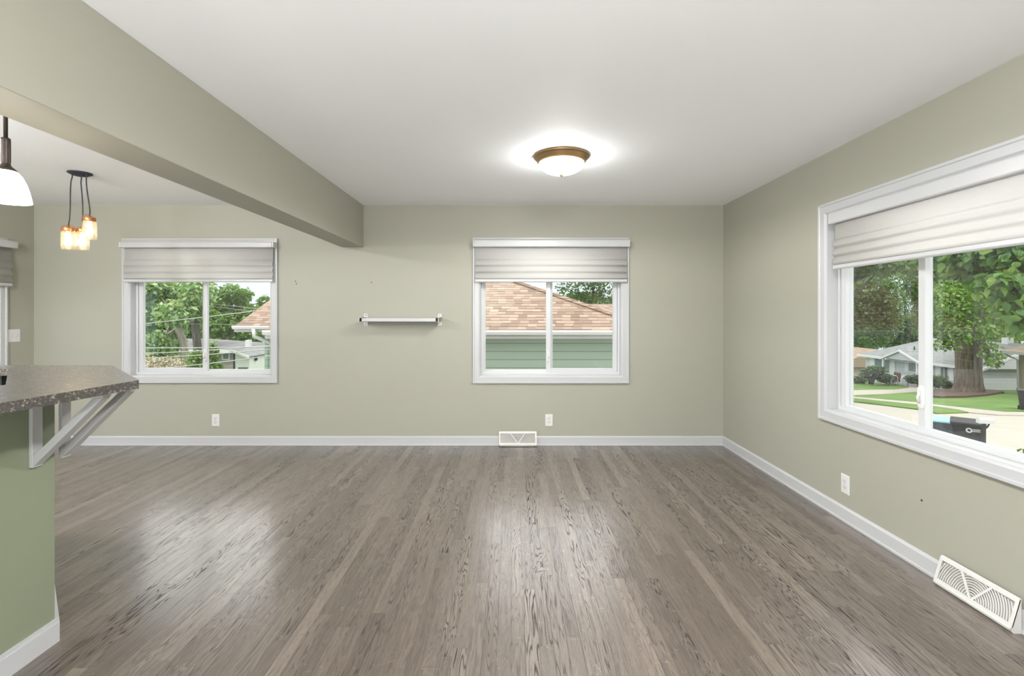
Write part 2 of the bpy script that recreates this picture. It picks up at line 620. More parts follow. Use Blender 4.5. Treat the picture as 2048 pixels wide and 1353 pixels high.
def wall(name, T, u0, u1, v0, v1, holes, mat):
    """wall face in local (u across, v up, w outward) with real window openings"""
    us = sorted({u0, u1, *[h[0] for h in holes], *[h[1] for h in holes]})
    vs = sorted({v0, v1, *[h[2] for h in holes], *[h[3] for h in holes]})
    b = MB(T)
    inh = lambda a, c: any(h[0] < a < h[1] and h[2] < c < h[3] for h in holes)
    for i in range(len(us) - 1):
        for j in range(len(vs) - 1):
            a0, a1, c0, c1 = us[i], us[i + 1], vs[j], vs[j + 1]
            if inh((a0 + a1) / 2, (c0 + c1) / 2):
                continue
            for w in (0, TH):
                b.add([(a0, c0, w), (a1, c0, w), (a1, c1, w), (a0, c1, w)], [(0, 1, 2, 3)])
    for a0, a1, c0, c1 in holes + [(u0, u1, v0, v1)]:
        for p, q in (((a0, c0), (a1, c0)), ((a1, c0), (a1, c1)), ((a1, c1), (a0, c1)), ((a0, c1), (a0, c0))):
            b.add([(*p, 0), (*q, 0), (*q, TH), (*p, TH)], [(0, 1, 2, 3)])
    return struct(b.build(name, mat))


T_back = lambda u, v, w: (u, YB + w, v)
T_right = lambda u, v, w: (XR + w, -u, v)
T_left = lambda u, v, w: (XL - w, u, v)
T_rear = lambda u, v, w: (-u, YR - w, v)
CW = 0.074                                               # casing width
WIN = {1: (T_back, -3.94, -2.369, 0.635, 2.10), 2: (T_back, -0.386, 1.195, 0.632, 2.108),
       3: (T_right, -3.432, -1.861, 0.615, 2.089), 4: (T_left, 3.15, 4.725, 0.62, 2.06)}
hole = lambda k: (WIN[k][1] + CW - 0.012, WIN[k][2] - CW + 0.012, WIN[k][3] + CW - 0.012, WIN[k][4] - CW + 0.012)
wall('wall_back', T_back, XL - TH, XR + TH, -0.1, H, [hole(1), hole(2)], M['wall'])
wall('wall_right', T_right, -YB, -YR + TH, -0.1, H, [hole(3)], M['wall'])
wall('wall_left', T_left, YR - TH, YB, -0.1, H, [hole(4)], M['wall'])
wall('wall_rear', T_rear, -XR, -XL, -0.1, H, [(1.0, 4.5, 0.4, 2.3)], M['wall'])
struct(MB().box((XL - TH, YR - TH, -0.12), (XR + TH, YB + TH, 0.0)).build('floor', M['floor']))
struct(MB().box((XL - TH, YR - TH, H), (XR + TH, YB + TH, H + 0.15)).build('ceiling', M['ceiling']))
struct(MB().box((-1.72, YR, 2.013), (-1.50, YB, H)).build('ceiling_beam', M['wall'], bevel=0.004))

# baseboards
BH, BT = 0.094, 0.015


def baseboard(name, T, u0, u1):
    b = MB(T)
    prof = [(0, 0), (0, -BT - 0.004), (0.012, -BT - 0.004), (0.016, -BT), (BH - 0.012, -BT), (BH - 0.004, -BT * 0.55), (BH, 0)]
    vs = [(u, v, w) for u in (u0, u1) for v, w in prof]
    n = len(prof)
    b.add(vs, [tuple(range(n)), tuple(range(2 * n - 1, n - 1, -1))] + [(i, (i + 1) % n, n + (i + 1) % n, n + i) for i in range(n)])
    return struct(b.build(name, M['white']))


baseboard('baseboard_back', T_back, XL, XR)
baseboard('baseboard_right', T_right, -YB, -YR)
baseboard('baseboard_left', T_left, YR, YB)

# nail holes and the hairline seam in the paint
for (x, y) in ((591, 563), (593, 568), (743, 565)):
    p = P(x, y, D)
    MB().tube([(p.x, D - 0.0015, p.z), (p.x, D + 0.002, p.z)], 0.006, 8).build('nail_hole', M['slot'], bpy.data.objects['wall_back'])
for (yy, z) in ((2.59, 0.36),):
    MB().tube([(XR - 0.0015, yy, z), (XR + 0.002, yy, z)], 0.006, 8).build('nail_hole', M['slot'], bpy.data.objects['wall_right'])
MB().box((XR - 0.0008, 3.232, 0.21), (XR + 0.001, 3.2335, 0.60)).build('paint_seam', M['greyslot'], bpy.data.objects['wall_right'])


# ------------------------------------------------------------------ windows
def make_window(k, slide_right, frame=0.036, fb=0.036, shift=0.0):
    T, u0, u1, v0, v1 = WIN[k]
    root = struct(thing('window_%d' % k, T(0.5 * (u0 + u1), v0, 0), None, None))
    i0, i1, j0, j1 = u0 + CW, u1 - CW, v0 + CW, v1 - CW
    # mitred casing with a raised outer edge
    b = MB(T)
    prof = [(0.0, 0.0), (0.0, -0.024), (0.014, -0.024), (0.018, -0.018), (CW - 0.014, -0.018), (CW - 0.006, -0.012), (CW, -0.006), (CW, 0.0)]
    cs = lambda d: [(u0 + d, v0 + d), (u1 - d, v0 + d), (u1 - d, v1 - d), (u0 + d, v1 - d)]
    n = len(prof)
    vs = [(c[0], c[1], w) for d, w in prof for c in cs(d)]
    b.add(vs, [(i * 4 + q, i * 4 + (q + 1) % 4, (i + 1) * 4 + (q + 1) % 4, (i + 1) * 4 + q) for i in range(n - 1) for q in range(4)])
    b.build('window_casing', M['white'], root)
    ring = lambda b, a0, a1, c0, c1, t, w0, w1: (b.box((a0, c0, w0), (a0 + t, c1, w1)), b.box((a1 - t, c0, w0), (a1, c1, w1)),
                                              b.box((a0 + t, c0, w0), (a1 - t, c0 + t, w1)), b.box((a0 + t, c1 - t, w0), (a1 - t, c1, w1)))
    b = MB(T)
    ring(b, i0 - 0.012, i1 + 0.012, j0 - 0.012, j1 + 0.012, 0.014, -0.004, 0.16)
    b.build('window_jamb', M['white'], root)
    b = MB(T)
    ring(b, i0 + 0.002, i1 - 0.002, j0 + 0.002, j1 - 0.002, frame * 0.6, 0.066, 0.15)
    ring(b, i0 + 0.002, i1 - 0.002, j0 + 0.002 - (frame - fb), j1 - 0.002, frame, 0.092, 0.15)
    b.box((i0 + 0.02, j0 + 0.02, 0.075), (i1 - 0.02, j0 + 0.032, 0.088))          # sliding track
    b.build('window_frame', M['vinyl'], root, bevel=0.002)
    mid = 0.5 * (i0 + i1) + shift
    sw = 0.044
    a0, a1 = i0 + frame, i1 - frame
    c0, c1 = j0 + fb, j1 - frame
    for side in (0, 1):
        front = (side == 1) == slide_right
        w0, w1 = (0.074, 0.104) if front else (0.108, 0.138)
        s0, s1 = (a0, mid + 0.034) if side == 0 else (mid - 0.034, a1)
        b = MB(T)
        if front:
            ring(b, s0 - 0.01 * (side == 0), s1 + 0.01 * (side == 1), c0 - 0.012, c1 + 0.01, sw, w0, w1)
            g0, g1, h0 = s0 + sw - 0.012, s1 - sw + 0.012, c0 + sw - 0.02
        else:
            b.box((s0, c0, w0), (s0 + (0.012 if side == 0 else sw), c1, w1))
            b.box((s1 - (0.012 if side == 1 else sw), c0, w0), (s1, c1, w1))
            b.box((s0, c0, w0), (s1, c0 + 0.014, w1))
            b.box((s0, c1 - 0.014, w0), (s1, c1, w1))
            g0, g1, h0 = s0 + 0.004, s1 - 0.004, c0 + 0.006
        sash = b.build('sash', M['vinyl'], root, bevel=0.003)
        wm = 0.5 * (w0 + w1)
        MB(T).box((g0, h0, wm - 0.002), (g1, c1 - 0.01, wm + 0.002)).build('pane', M['pane'], sash)
        if front:
            lu = (mid - 0.012) if slide_right else (mid + 0.012)
            lv = j0 + 0.20
            lk = MB(T)
            pts = [(lu + 0.019 * cos(t), lv + 0.045 * sin(t) + (0.022 if sin(t) > 0 else -0.022), w0) for t in [2 * pi * q / 20 for q in range(20)]]
            nn = 20
            vs = pts + [(lu + (p[0] - lu) * 0.8, lv + (p[1] - lv) * 0.9, w0 - 0.014) for p in pts]
            lk.add(vs, [tuple(range(nn, 2 * nn))] + [(q, (q + 1) % nn, nn + (q + 1) % nn, nn + q) for q in range(nn)])
            lk.tube([(lu, lv + 0.03, w0 - 0.008), (lu, lv, w0 - 0.024), (lu, lv - 0.03, w0 - 0.018)], 0.006, 8)
            lk.build('sash_lock', M['plastic'], sash)
    return root


make_window(1, False, shift=-0.012)
make_window(2, True, shift=-0.008)
make_window(3, False, fb=0.010, shift=-0.044)
make_window(4, True)


def make_blind(k, label, rail, drop, inset=0.012, dep=0.100):
    """sheer vane shade: boxed headrail, folded fabric, bottom rail. rail=(u0,u1,v0,v1); drop = v of the bottom"""
    T, u0, u1, v0, v1 = WIN[k]
    r0, r1, q0, q1 = rail
    root = thing('window_shade', T(0.5 * (r0 + r1), q1, -0.03), label, 'window blind', 'rolled sheer window shades')
    b = MB(T)
    prof = [(q0, -0.025), (q0, -dep + 0.006), (q0 + 0.006, -dep), (q1 - 0.010, -dep), (q1, -dep + 0.010), (q1, -0.025)]
    n = len(prof)
    vs = [(u, v, w) for u in (r0, r1) for v, w in prof]
    b.add(vs, [tuple(range(n)), tuple(range(2 * n - 1, n - 1, -1))] + [(i, (i + 1) % n, n + (i + 1) % n, n + i) for i in range(n)])
    hr = b.build('headrail', M['white'], root, bevel=0.004)
    b = MB(T)
    for u, e in ((r0, -1), (r1, 1)):
        MB(T).box((min(u, u + e * 0.011), q0 + 0.004, -dep + 0.008), (max(u, u + e * 0.011), q1 - 0.006, -0.026)).build('end_cap', M['plastic'], root, bevel=0.003)
    f0, f1 = r0 + inset, r1 - inset
    top, bot = q0 + 0.01, drop + 0.026
    # fabric: flat upper part, then three soft vanes
    hs = top - bot
    prof = [(top, -0.046)]
    marks = [0.40, 0.60, 0.80, 1.0]
    prof.append((top - hs * 0.36, -0.046))
    prev = 0.40
    prof.append((top - hs * 0.385, -0.047))
    for m in marks:
        a = marks[0] - 0.02 if m == marks[0] else prev
        if m == marks[0]:
            prof += [(top - hs * 0.395, -0.054), (top - hs * 0.405, -0.047)]
        else:
            for q in range(1, 9):
                tt = q / 8
                prof.append((top - hs * (a + (m - a) * tt), -0.047 - 0.017 * math.sin(pi * tt ** 1.7)))
        prev = m
    n = len(prof)
    b = MB(T)
    for off in (0.0,):
        vs = [(u, v, w + off) for u in (f0, f1) for v, w in prof]
        b.add(vs, [(i, i + 1, n + i + 1, n + i) for i in range(n - 1)], True)
    fb = b.build('shade_fabric', M['fabric'], root, fix=False)
    md = fb.modifiers.new('thick', 'SOLIDIFY')
    md.thickness = 0.0015
    b = MB(T)
    prof = [(drop, -0.040), (drop, -0.056), (drop + 0.008, -0.062), (drop + 0.028, -0.060), (drop + 0.030, -0.040)]
    n = len(prof)
    vs = [(u, v, w) for u in (f0, f1) for v, w in prof]
    b.add(vs, [tuple(range(n)), tuple(range(2 * n - 1, n - 1, -1))] + [(i, (i + 1) % n, n + (i + 1) % n, n + i) for i in range(n)])
    b.build('bottom_rail', M['white'], root, bevel=0.002)
    return root


def rail_px(x0, x1, y0, y1, Yd):
    a, b = P(x0, y1, Yd), P(x1, y0, Yd)
    return (a.x, b.x, a.z, b.z)


make_blind(1, 'white shade half lowered on the window near the jar pendants',
           (-3.905, -2.385, 1.998, 2.060), 1.655)
make_blind(2, 'white window shade half lowered over the small window showing a shingled roof', (-0.37, 1.178, 2.005, 2.082), 1.655)
make_blind(3, 'wide white window shade half lowered on the side window facing the street', (-3.24, -1.95, 1.925, 2.003), 1.628, 0.026, 0.076)
make_blind(4, 'white window shade seen edge on at the left border of the photo', (3.20, 4.745, 1.965, 2.035), 1.60)

# unseen window frame added behind the camera around the fill light
root = struct(thing('window_5', (-2.75, YR, 0.4), None, None))
b = MB(T_rear)
for (a, c) in (((1.0, 0.4), (1.06, 2.3)), ((4.44, 0.4), (4.5, 2.3)), ((1.06, 0.4), (4.44, 0.46)), ((1.06, 2.24), (4.44, 2.3))):
    b.box((a[0], a[1], -0.015), (c[0], c[1], 0.10))
b.build('window_frame', M['vinyl'], root)


# ------------------------------------------------------------------ outlets and switch
def outlet(T, u, v, label, group=None):
    root = thing('wall_outlet', T(u, v, 0), label, 'outlet', group)
    w, h = 0.038, 0.061
    b = MB(T)
    pts = [(u - w, v - h), (u + w, v - h), (u + w, v + h), (u - w, v + h)]
    ins = [(u + (a - u) * 0.90, v + (c - v) * 0.94) for a, c in pts]
    b.add([(*p, 0.0) for p in pts] + [(*p, -0.003) for p in pts] + [(*p, -0.0065) for p in ins],
          [(8, 9, 10, 11)] + [(i + k, (i + 1) % 4 + k, (i + 1) % 4 + k + 4, i + k + 4) for k in (0, 4) for i in range(4)])
    b.build('cover_plate', M['plastic'], root)
    for s in (1, -1):
        cv = v + s * 0.0195
        b = MB(T)
        n = 20
        sh = [(u + 0.0172 * cos(t), cv + max(-0.0125, min(0.0125, 0.0172 * sin(t)))) for t in [2 * pi * q / n for q in range(n)]]
        b.add([(*p, -0.006) for p in sh] + [(*p, -0.009) for p in sh], [tuple(range(n, 2 * n))] + [(q, (q + 1) % n, n + (q + 1) % n, n + q) for q in range(n)])
        face = b.build('receptacle', M['vinyl'], root)
        b = MB(T)
        for du, hh in ((-0.006, 0.009), (0.006, 0.007)):
            b.box((u + du - 0.0013, cv - hh / 2 + 0.002, -0.0095), (u + du + 0.0013, cv + hh / 2 + 0.002, -0.0085))
        b.tube([(u, cv - 0.007, -0.0085), (u, cv - 0.007, -0.0095)], 0.0022, 8)
        b.build('slot', M['greyslot'], face)
    MB(T).tube([(u, v, -0.006), (u, v, -0.0082)], 0.003, 10).build('screw', M['steel'], root)


p = P(431.5, 841, D)
outlet(T_back, p.x, p.z, 'white outlet low on the far wall below the left window')
p = P(1098, 841, D)
outlet(T_back, p.x, p.z, 'white outlet on the far wall just above the small floor register')
outlet(T_right, -(XR * FPX / (1691.3 - CX)), 0.232 + 0.008, 'white outlet on the right wall below the street window')

pY = XL * FPX / (27 - CX)
pz = CZ - (672 - CY) * pY / FPX
root = thing('light_switch', (XL, pY, pz), 'white double light switch plate on the left wall above the bar counter', 'light switch')
b = MB(T_left)
pts = [(pY - 0.062, pz - 0.062), (pY + 0.062, pz - 0.062), (pY + 0.062, pz + 0.062), (pY - 0.062, pz + 0.062)]
ins = [(pY + (a - pY) * 0.93, pz + (c - pz) * 0.93) for a, c in pts]
b.add([(*q, 0) for q in pts] + [(*q, -0.003) for q in pts] + [(*q, -0.007) for q in ins],
      [(8, 9, 10, 11)] + [(i + k, (i + 1) % 4 + k, (i + 1) % 4 + k + 4, i + k + 4) for k in (0, 4) for i in range(4)])
b.build('cover_plate', M['plastic'], root)
for s in (-1, 1):
    MB(T_left).prism([(pY + s * 0.023 - 0.005, pz - 0.011, -0.006), (pY + s * 0.023 + 0.005, pz - 0.011, -0.006),
                      (pY + s * 0.023 + 0.005, pz + 0.012, -0.006), (pY + s * 0.023 - 0.005, pz + 0.012, -0.006)], (0, 0.004, -0.010)).build('toggle', M['vinyl'], root)


# ------------------------------------------------------------------ baseboard heat registers
def register(T, uc, label, w=0.381):
    """sloping-face diffuser standing on the floor against the baseboard"""
    root = thing('floor_register', T(uc, 0, -0.02), label, 'floor register')
    hw = w / 2
    zt, zb, dt, db = 0.142, 0.026, -0.026, -0.060            # top/bottom of the sloping face and their distance from the wall
    prof = [(0.0, -0.0195), (0.0, -0.052), (0.010, -0.064), (zb - 0.006, -0.066), (zb, db), (zt, dt), (zt + 0.004, -0.0195)]
    b = MB(T)
    n = len(prof)
    # body: the two ends, the bottom lip and the top; the sloping face is an open frame
    F = lambda s, t, lift=0.0: (uc + s * hw, zb + (zt - zb) * t + lift * 0.28, db + (dt - db) * t - lift * 0.96)
    for s in (-1, 1):
        b.prism([(uc + s * hw, v, wq) for v, wq in prof], (-s * 0.004, 0, 0))
    for i in (0, 1, 2, 3, 5):
        a, c = prof[i], prof[i + 1]
        b.add([(uc - hw, *a), (uc + hw, *a), (uc + hw, *c), (uc - hw, *c)], [(0, 1, 2, 3)])
    def bar(s0, t0, s1, t1, s2, t2, s3, t3, lift=0.0015):
        q = [(s0, t0), (s1, t1), (s2, t2), (s3, t3)]
        b.add([F(a, c, lift) for a, c in q] + [F(a, c, -0.004) for a, c in q], [(0, 1, 2, 3), (4, 5, 6, 7)] + [(i, (i + 1) % 4, 4 + (i + 1) % 4, 4 + i) for i in range(4)])
    bar(-1, 0, 1, 0, 1, 0.10, -1, 0.10)
    bar(-1, 0.86, 1, 0.86, 1, 1.0, -1, 1.0)
    bar(-1, 0.10, -0.92, 0.10, -0.92, 0.86, -1, 0.86)
    bar(0.92, 0.10, 1, 0.10, 1, 0.86, 0.92, 0.86)
    b.build('register_body', M['register'], root)
    b = MB(T)
    b.add([F(-0.98, 0.05, -0.010), F(0.98, 0.05, -0.010), F(0.98, 0.92, -0.010), F(-0.98, 0.92, -0.010)], [(0, 1, 2, 3)])
    b.build('damper', M['greyslot'], root, fix=False)
    # V-shaped rib
    b = MB(T)
    for s in (-1, 1):
        q = [(0.0 - s * 0.02, 0.06), (s * 0.045, 0.06), (s * 0.425, 0.90), (s * 0.365, 0.90)]
        b.add([F(a, c, 0.001) for a, c in q] + [F(a, c, -0.006) for a, c in q], [(0, 1, 2, 3), (4, 5, 6, 7)] + [(i, (i + 1) % 4, 4 + (i + 1) % 4, 4 + i) for i in range(4)])
    b.build('rib', M['register'], root)
    # curved louvres, arcs about the foot of the V
    b = MB(T)
    fh = math.hypot(zt - zb, dt - db)
    r = 0.014
    while r < 0.186:
        run = []
        for q in range(0, 61):
            a = pi * q / 60
            s, t = r * cos(a) / hw, 0.05 + r * sin(a) / fh
            if abs(s) < 0.93 and t < 0.87:
                run.append((s, t))
            else:
                if len(run) > 2:
                    b.tube([F(*g, -0.003) for g in run], 0.0026, 5)
                run = []
        if len(run) > 2:
            b.tube([F(*g, -0.003) for g in run], 0.0026, 5)
        r += 0.0112
    b.build('louver', M['register'], root)
    return root


register(T_back, (1035.5 - CX) / 196.7, 'small white floor register against the far wall under the roof view window')
register(T_right, -2.255, 'large white floor register with curved louvers by the right wall in the foreground')

# ------------------------------------------------------------------ wall shelf
zs = 1.278
root = thing('wall_shelf', (-1.098, D, zs), 'short white floating shelf held by two steel clip brackets on the far wall', 'shelf')
MB().box((-1.462, 4.818, zs - 0.017), (-0.737, D - 0.012, zs + 0.017)).build('shelf_board', M['white'], root, bevel=0.002)
for X in (-1.474, -0.722):
    b = MB()
    b.box((X - 0.020, D - 0.006, zs + 0.020), (X + 0.020, D, zs + 0.060))
    b.box((X - 0.020, D - 0.006, zs - 0.062), (X + 0.020, D, zs + 0.020))
    s = 1 if X < -1.1 else -1
    b.box((X - 0.012, 4.812, zs - 0.022), (X + 0.012, D, zs - 0.0175))
    b.box((X - 0.012, 4.812, zs + 0.0175), (X + 0.012, D, zs + 0.022))
    b.box((X - s * 0.012 - 0.004, 4.812, zs - 0.022), (X - s * 0.012 + 0.004, D, zs + 0.022))
    br = b.build('shelf_bracket', M['steel'], root, bevel=0.0015)
    for dz in (0.045, -0.045):
        MB().tube([(X, D - 0.0085, zs + dz), (X, D - 0.004, zs + dz)], 0.0045, 10).build('screw', M['slot'], br)

# ------------------------------------------------------------------ ceiling light
def ceiling_light(cl, label, mat='dome'):
    root = thing('ceiling_light', cl, label, 'ceiling light')
    MB().lathe([(0.0, 0.0), (0.193, 0.0), (0.196, -0.006), (0.193, -0.013), (0.184, -0.016), (0.180, -0.022), (0.170, -0.040), (0.160, -0.050), (0.152, -0.052), (0.0, -0.052)], cl, 64).build('rim', M['brass'], root)
    prof = [(0.155 * cos(a), -0.050 - 0.080 * sin(a)) for a in [pi / 2 * i / 16 for i in range(17)]]
    MB().lathe(prof, cl, 64).build('glass_bowl', M[mat], root)
    li = bpy.data.lights.new('ceiling_light_beam', 'SPOT')
    li.energy, li.spot_size, li.spot_blend, li.shadow_soft_size, li.color = 68 if mat == 'dome' else 6, R(176), 0.25, 0.09, (1.0, 0.99, 0.97)
    lo = bpy.data.objects.new('ceiling_light_beam', li)
    COL.objects.link(lo)
    lo.location = (0, 0, -0.16)
    lo.parent = root
    MB().lathe([(0.0, -0.126), (0.014, -0.128), (0.016, -0.133), (0.010, -0.137), (0.009, -0.143), (0.0, -0.146)], cl, 24).build('finial', M['brass'], root)


ceiling_light(Vector((0.352, 3.43, H)), 'flush round ceiling light with brass rim and glowing white glass bowl')
ceiling_light(Vector((0.352, 0.55, H)), 'unseen ceiling light added above the camera as fill', 'dome_fill')  # extra fixture out of view, added to brighten walls and beam
ceiling_light(Vector((-3.5, 2.2, H)), 'unseen ceiling light added over the kitchen as fill', 'dome_fill')  # out-of-view fixture added to lift the kitchen ceiling and wall


def added_uplighter(x, y, watts, label, h=1.0):
    """unseen uplighter added behind the camera to wash the ceiling with light"""
    root = thing('added_floor_lamp', (x, y, 0), label, 'added fill lamp')
    MB().lathe([(0, 0), (0.14, 0), (0.14, 0.015), (0.03, 0.03), (0, 0.03)], (x, y, 0), 32).build('base', M['bronze'], root)
    MB().tube([(x, y, 0.02), (x, y, h - 0.10)], 0.011, 10).build('pole', M['bronze'], root)
    MB().lathe([(0.012, -0.11), (0.06, -0.10), (0.13, -0.05), (0.17, 0.03), (0.165, 0.03), (0.125, -0.043), (0.055, -0.09), (0.012, -0.10)], (x, y, h), 40).build('bowl', M['bronze'], root)
    li = bpy.data.lights.new('added_uplight', 'POINT')
    li.energy, li.shadow_soft_size, li.color = watts, 0.07, (1.0, 1.0, 1.0)
    lo = bpy.data.objects.new('added_uplight', li)
    COL.objects.link(lo)
    lo.location = (0, 0, h)
    lo.parent = root


added_uplighter(-1.1, -1.95, 540, 'unseen uplighter added behind the camera to brighten the living room')  # this lamp and the next are added fill, out of view
added_uplighter(-3.5, -0.3, 400, 'unseen uplighter added behind the camera to brighten the kitchen', 1.9)

# ------------------------------------------------------------------ bar pendant (left edge)
pc = Vector((-1.77, 1.725, 0))
zsb = 1.737
root = thing('pendant_lamp', (pc.x, pc.y, H), 'bronze stem pendant with glowing white bell shade at the left edge of the photo', 'pendant lamp')
MB().lathe([(0, 0), (0.06, 0), (0.06, -0.02), (0.02, -0.03), (0, -0.03)], (pc.x, pc.y, H), 32).build('canopy', M['bronze'], root)
MB().tube([(pc.x, pc.y, H - 0.02), (pc.x, pc.y, 1.955)], 0.0062, 12).build('stem', M['bronze'], root)
MB().lathe([(0, 0.222), (0.0125, 0.222), (0.0135, 0.215), (0.0135, 0.140), (0.0125, 0.132), (0.016, 0.124), (0.025, 0.116), (0.034, 0.106), (0.0, 0.106)], (pc.x, pc.y, zsb), 32).build('socket_cap', M['bronze'], root)
prof = [(0.74 * r_, z_) for r_, z_ in [(0.030, 0.112), (0.045, 0.104), (0.060, 0.088), (0.073, 0.066), (0.083, 0.040), (0.090, 0.015), (0.093, 0.0), (0.0905, 0.0), (0.087, 0.016), (0.080, 0.040), (0.070, 0.064), (0.057, 0.085), (0.030, 0.104)]]
MB().lathe(prof, (pc.x, pc.y, zsb), 48).build('glass_shade', M['shade'], root)
MB().ball((pc.x, pc.y, zsb + 0.055), (0.028, 0.028, 0.035)).build('bulb', M['bulb'], root)

# ------------------------------------------------------------------ jar pendant cluster
jc = Vector((-3.365, 3.845, H))
root = thing('jar_chandelier', jc, 'cluster pendant of three glass jars with copper lids on black cords', 'pendant lamp')
MB().lathe([(0, 0), (0.078, 0.0), (0.079, -0.006), (0.072, -0.010), (0.048, -0.022), (0.0, -0.030)], jc, 40).build('canopy', M['blackplastic'], root)
rng = random.Random(4)
for (dx, dy, zb, lab) in ((-0.083, -0.01, 1.834, None), (-0.046, 0.075, 1.840, None), (0.113, -0.045, 1.906, None)):
    c = Vector((jc.x + dx, jc.y + dy, zb))
    a = Vector((jc.x + dx * 0.66, jc.y + dy * 0.62, H - 0.014))
    lidz = zb + 0.185
    pts = [a + Vector((0, 0, 0.004)), a + Vector((0.0, 0, -0.02))]
    for q in range(1, 8):
        t = q / 8
        pts.append(Vector((a.x + (c.x - a.x) * t + 0.006 * sin(5 * t + dx * 30), a.y + (c.y - a.y) * t, a.z + (lidz - a.z) * t)))
    pts.append(Vector((c.x, c.y, lidz)))
    cord = MB().tube(pts, 0.0042, 8).build('cord', M['blackplastic'], root)
    jar = MB().lathe([(0.78 * r_, z_) for r_, z_ in [(0.0, 0.004), (0.050, 0.004), (0.057, 0.012), (0.059, 0.03), (0.059, 0.125), (0.056, 0.142), (0.046, 0.153), (0.044, 0.158),
                      (0.042, 0.158), (0.044, 0.150), (0.053, 0.140), (0.056, 0.125), (0.056, 0.03), (0.050, 0.010), (0.0, 0.008)]], c, 32).build('jar', M['jar'], root)
    MB().lathe([(0.78 * r_, z_) for r_, z_ in [(0, 0.195), (0.012, 0.195), (0.012, 0.178), (0.048, 0.176), (0.051, 0.172), (0.051, 0.146), (0.049, 0.144), (0.0, 0.144)]], c, 32).build('lid', M['copper'], jar)
    t0 = rng.random() * 3
    MB().tube([(c.x + 0.042 * cos(t0 + w), c.y + 0.042 * sin(t0 + w) * cos(0.0), c.z + 0.166 + 0.035 * sin(w)) for w in [pi * i / 12 for i in range(13)]], 0.0022, 6).build('wire_bail', M['copper'], jar)
    MB().lathe([(0.78 * r_, z_) for r_, z_ in [(0, 0.146), (0.014, 0.146), (0.015, 0.128), (0.018, 0.110), (0.028, 0.085), (0.031, 0.065), (0.026, 0.047), (0.012, 0.037), (0, 0.035)]], c, 24).build('bulb', M['bulb'], jar)

# ------------------------------------------------------------------ peninsula: half wall, bar top, brackets
XF = -1.867
hw = [(XF, 0.25), (XF, 2.015), (-2.455, 2.603), (-2.545, 2.518), (-1.995, 1.965), (-1.995, 0.25)]
struct(MB().prism([(x, y, 0.0) for x, y in hw], (0, 0, 1.031)).build('wall_peninsula', M['green']))
b = MB()
o1 = [(XF, 0.25), (XF, 2.015), (-2.455, 2.603)]
k = 0.4142 * BT
o2 = [(XF + BT, 0.25), (XF + BT, 2.015 + k), (-2.455 + BT * 0.7071, 2.603 + BT * 0.7071)]
for z0, z1, e in ((0.0, 0.080, 1.0), (0.080, BH, 0.6)):
    q = [(o1[i][0] + (o2[i][0] - o1[i][0]) * e, o1[i][1] + (o2[i][1] - o1[i][1]) * e) for i in range(3)]
    for i in (0, 1):
        b.prism([(*o1[i], z0), (*o1[i + 1], z0), (*q[i + 1], z0), (*q[i], z0)], (0, 0, z1 - z0))
struct(b.build('baseboard_peninsula', M['white']))

top = [(-1.645, 0.22), (-1.582, 1.526), (-1.545, 2.045), (-2.13, 2.63), (-3.4, 2.63), (-3.4, 2.46), (-2.51, 2.46), (-1.965, 1.915), (-1.965, 0.22)]
o = MB().prism([(x, y, 1.032) for x, y in top], (0, 0, 0.035)).build('bar_countertop', M['granite'], origin=(-1.77, 1.6, 1.032))
tag(o, 'dark speckled bar countertop with clipped corner on the green half wall', 'countertop')


def bracket(base, label):
    """shelf bracket: wall leg, arm under the top and a diagonal brace, flat timber 4 cm wide"""
    x, y = base
    root = thing('counter_bracket', (x, y, 1.032), label, 'bracket', 'white counter brackets')
    y0, y1 = y - 0.021, y + 0.021
    MB().box((x, y0, 0.745), (x + 0.014, y1, 1.032)).build('wall_leg', M['white'], root, bevel=0.001)
    MB().box((x + 0.014, y0, 1.016), (x + 0.285, y1, 1.032)).build('arm', M['white'], root, bevel=0.001)
    q = [(x + 0.0142, y0 + 0.001, 0.748), (x + 0.284, y0 + 0.001, 1.0155), (x + 0.245, y0 + 0.001, 1.0155), (x + 0.0142, y0 + 0.001, 0.788)]
    MB().prism(q, (0, 0.040, 0)).build('brace', M['white'], root, bevel=0.001)
    return root


bracket((XF, 1.928), 'nearer white bracket under the bar countertop on the green half wall')
bracket((XF - 0.006, 2.06), 'farther white bracket under the clipped corner of the bar countertop')

root = thing('oven', (-2.8, 2.55, 0.0), 'black appliance front with steel trim seen past the inner edge of the bar counter', 'appliance')
MB().box((-3.3, 2.475, 0.0), (-2.56, 2.62, 1.030)).build('oven_body', M['blackplastic'], root)
MB().box((-3.28, 2.466, 0.975), (-2.565, 2.475, 0.984)).build('trim_strip', M['steel'], root)
MB().tube([(-3.2, 2.455, 0.93), (-2.6, 2.455, 0.93)], 0.009, 10).build('handle', M['steel'], root)

#OUTDOOR
# ------------------------------------------------------------------ outdoors: sloping ground, street, lawns
GZ = lambda Y: -0.9 - 0.09 * Y


def on_ground(x, y, lift=0.0):
    """photo pixel -> point on the sloping street plane"""
    Y = 2.247 / ((y - CY) / FPX - 0.09)
    return Vector(((x - CX) * Y / FPX, Y, GZ(Y) + lift))


def patch(name, pts, mat, lift, label=None, cat=None):
    q = [on_ground(*p) for p in pts]
    b = MB().prism([(v.x, v.y, v.z + lift) for v in q], (0, 0, -0.12))
    return struct(b.build(name, mat), label, cat)


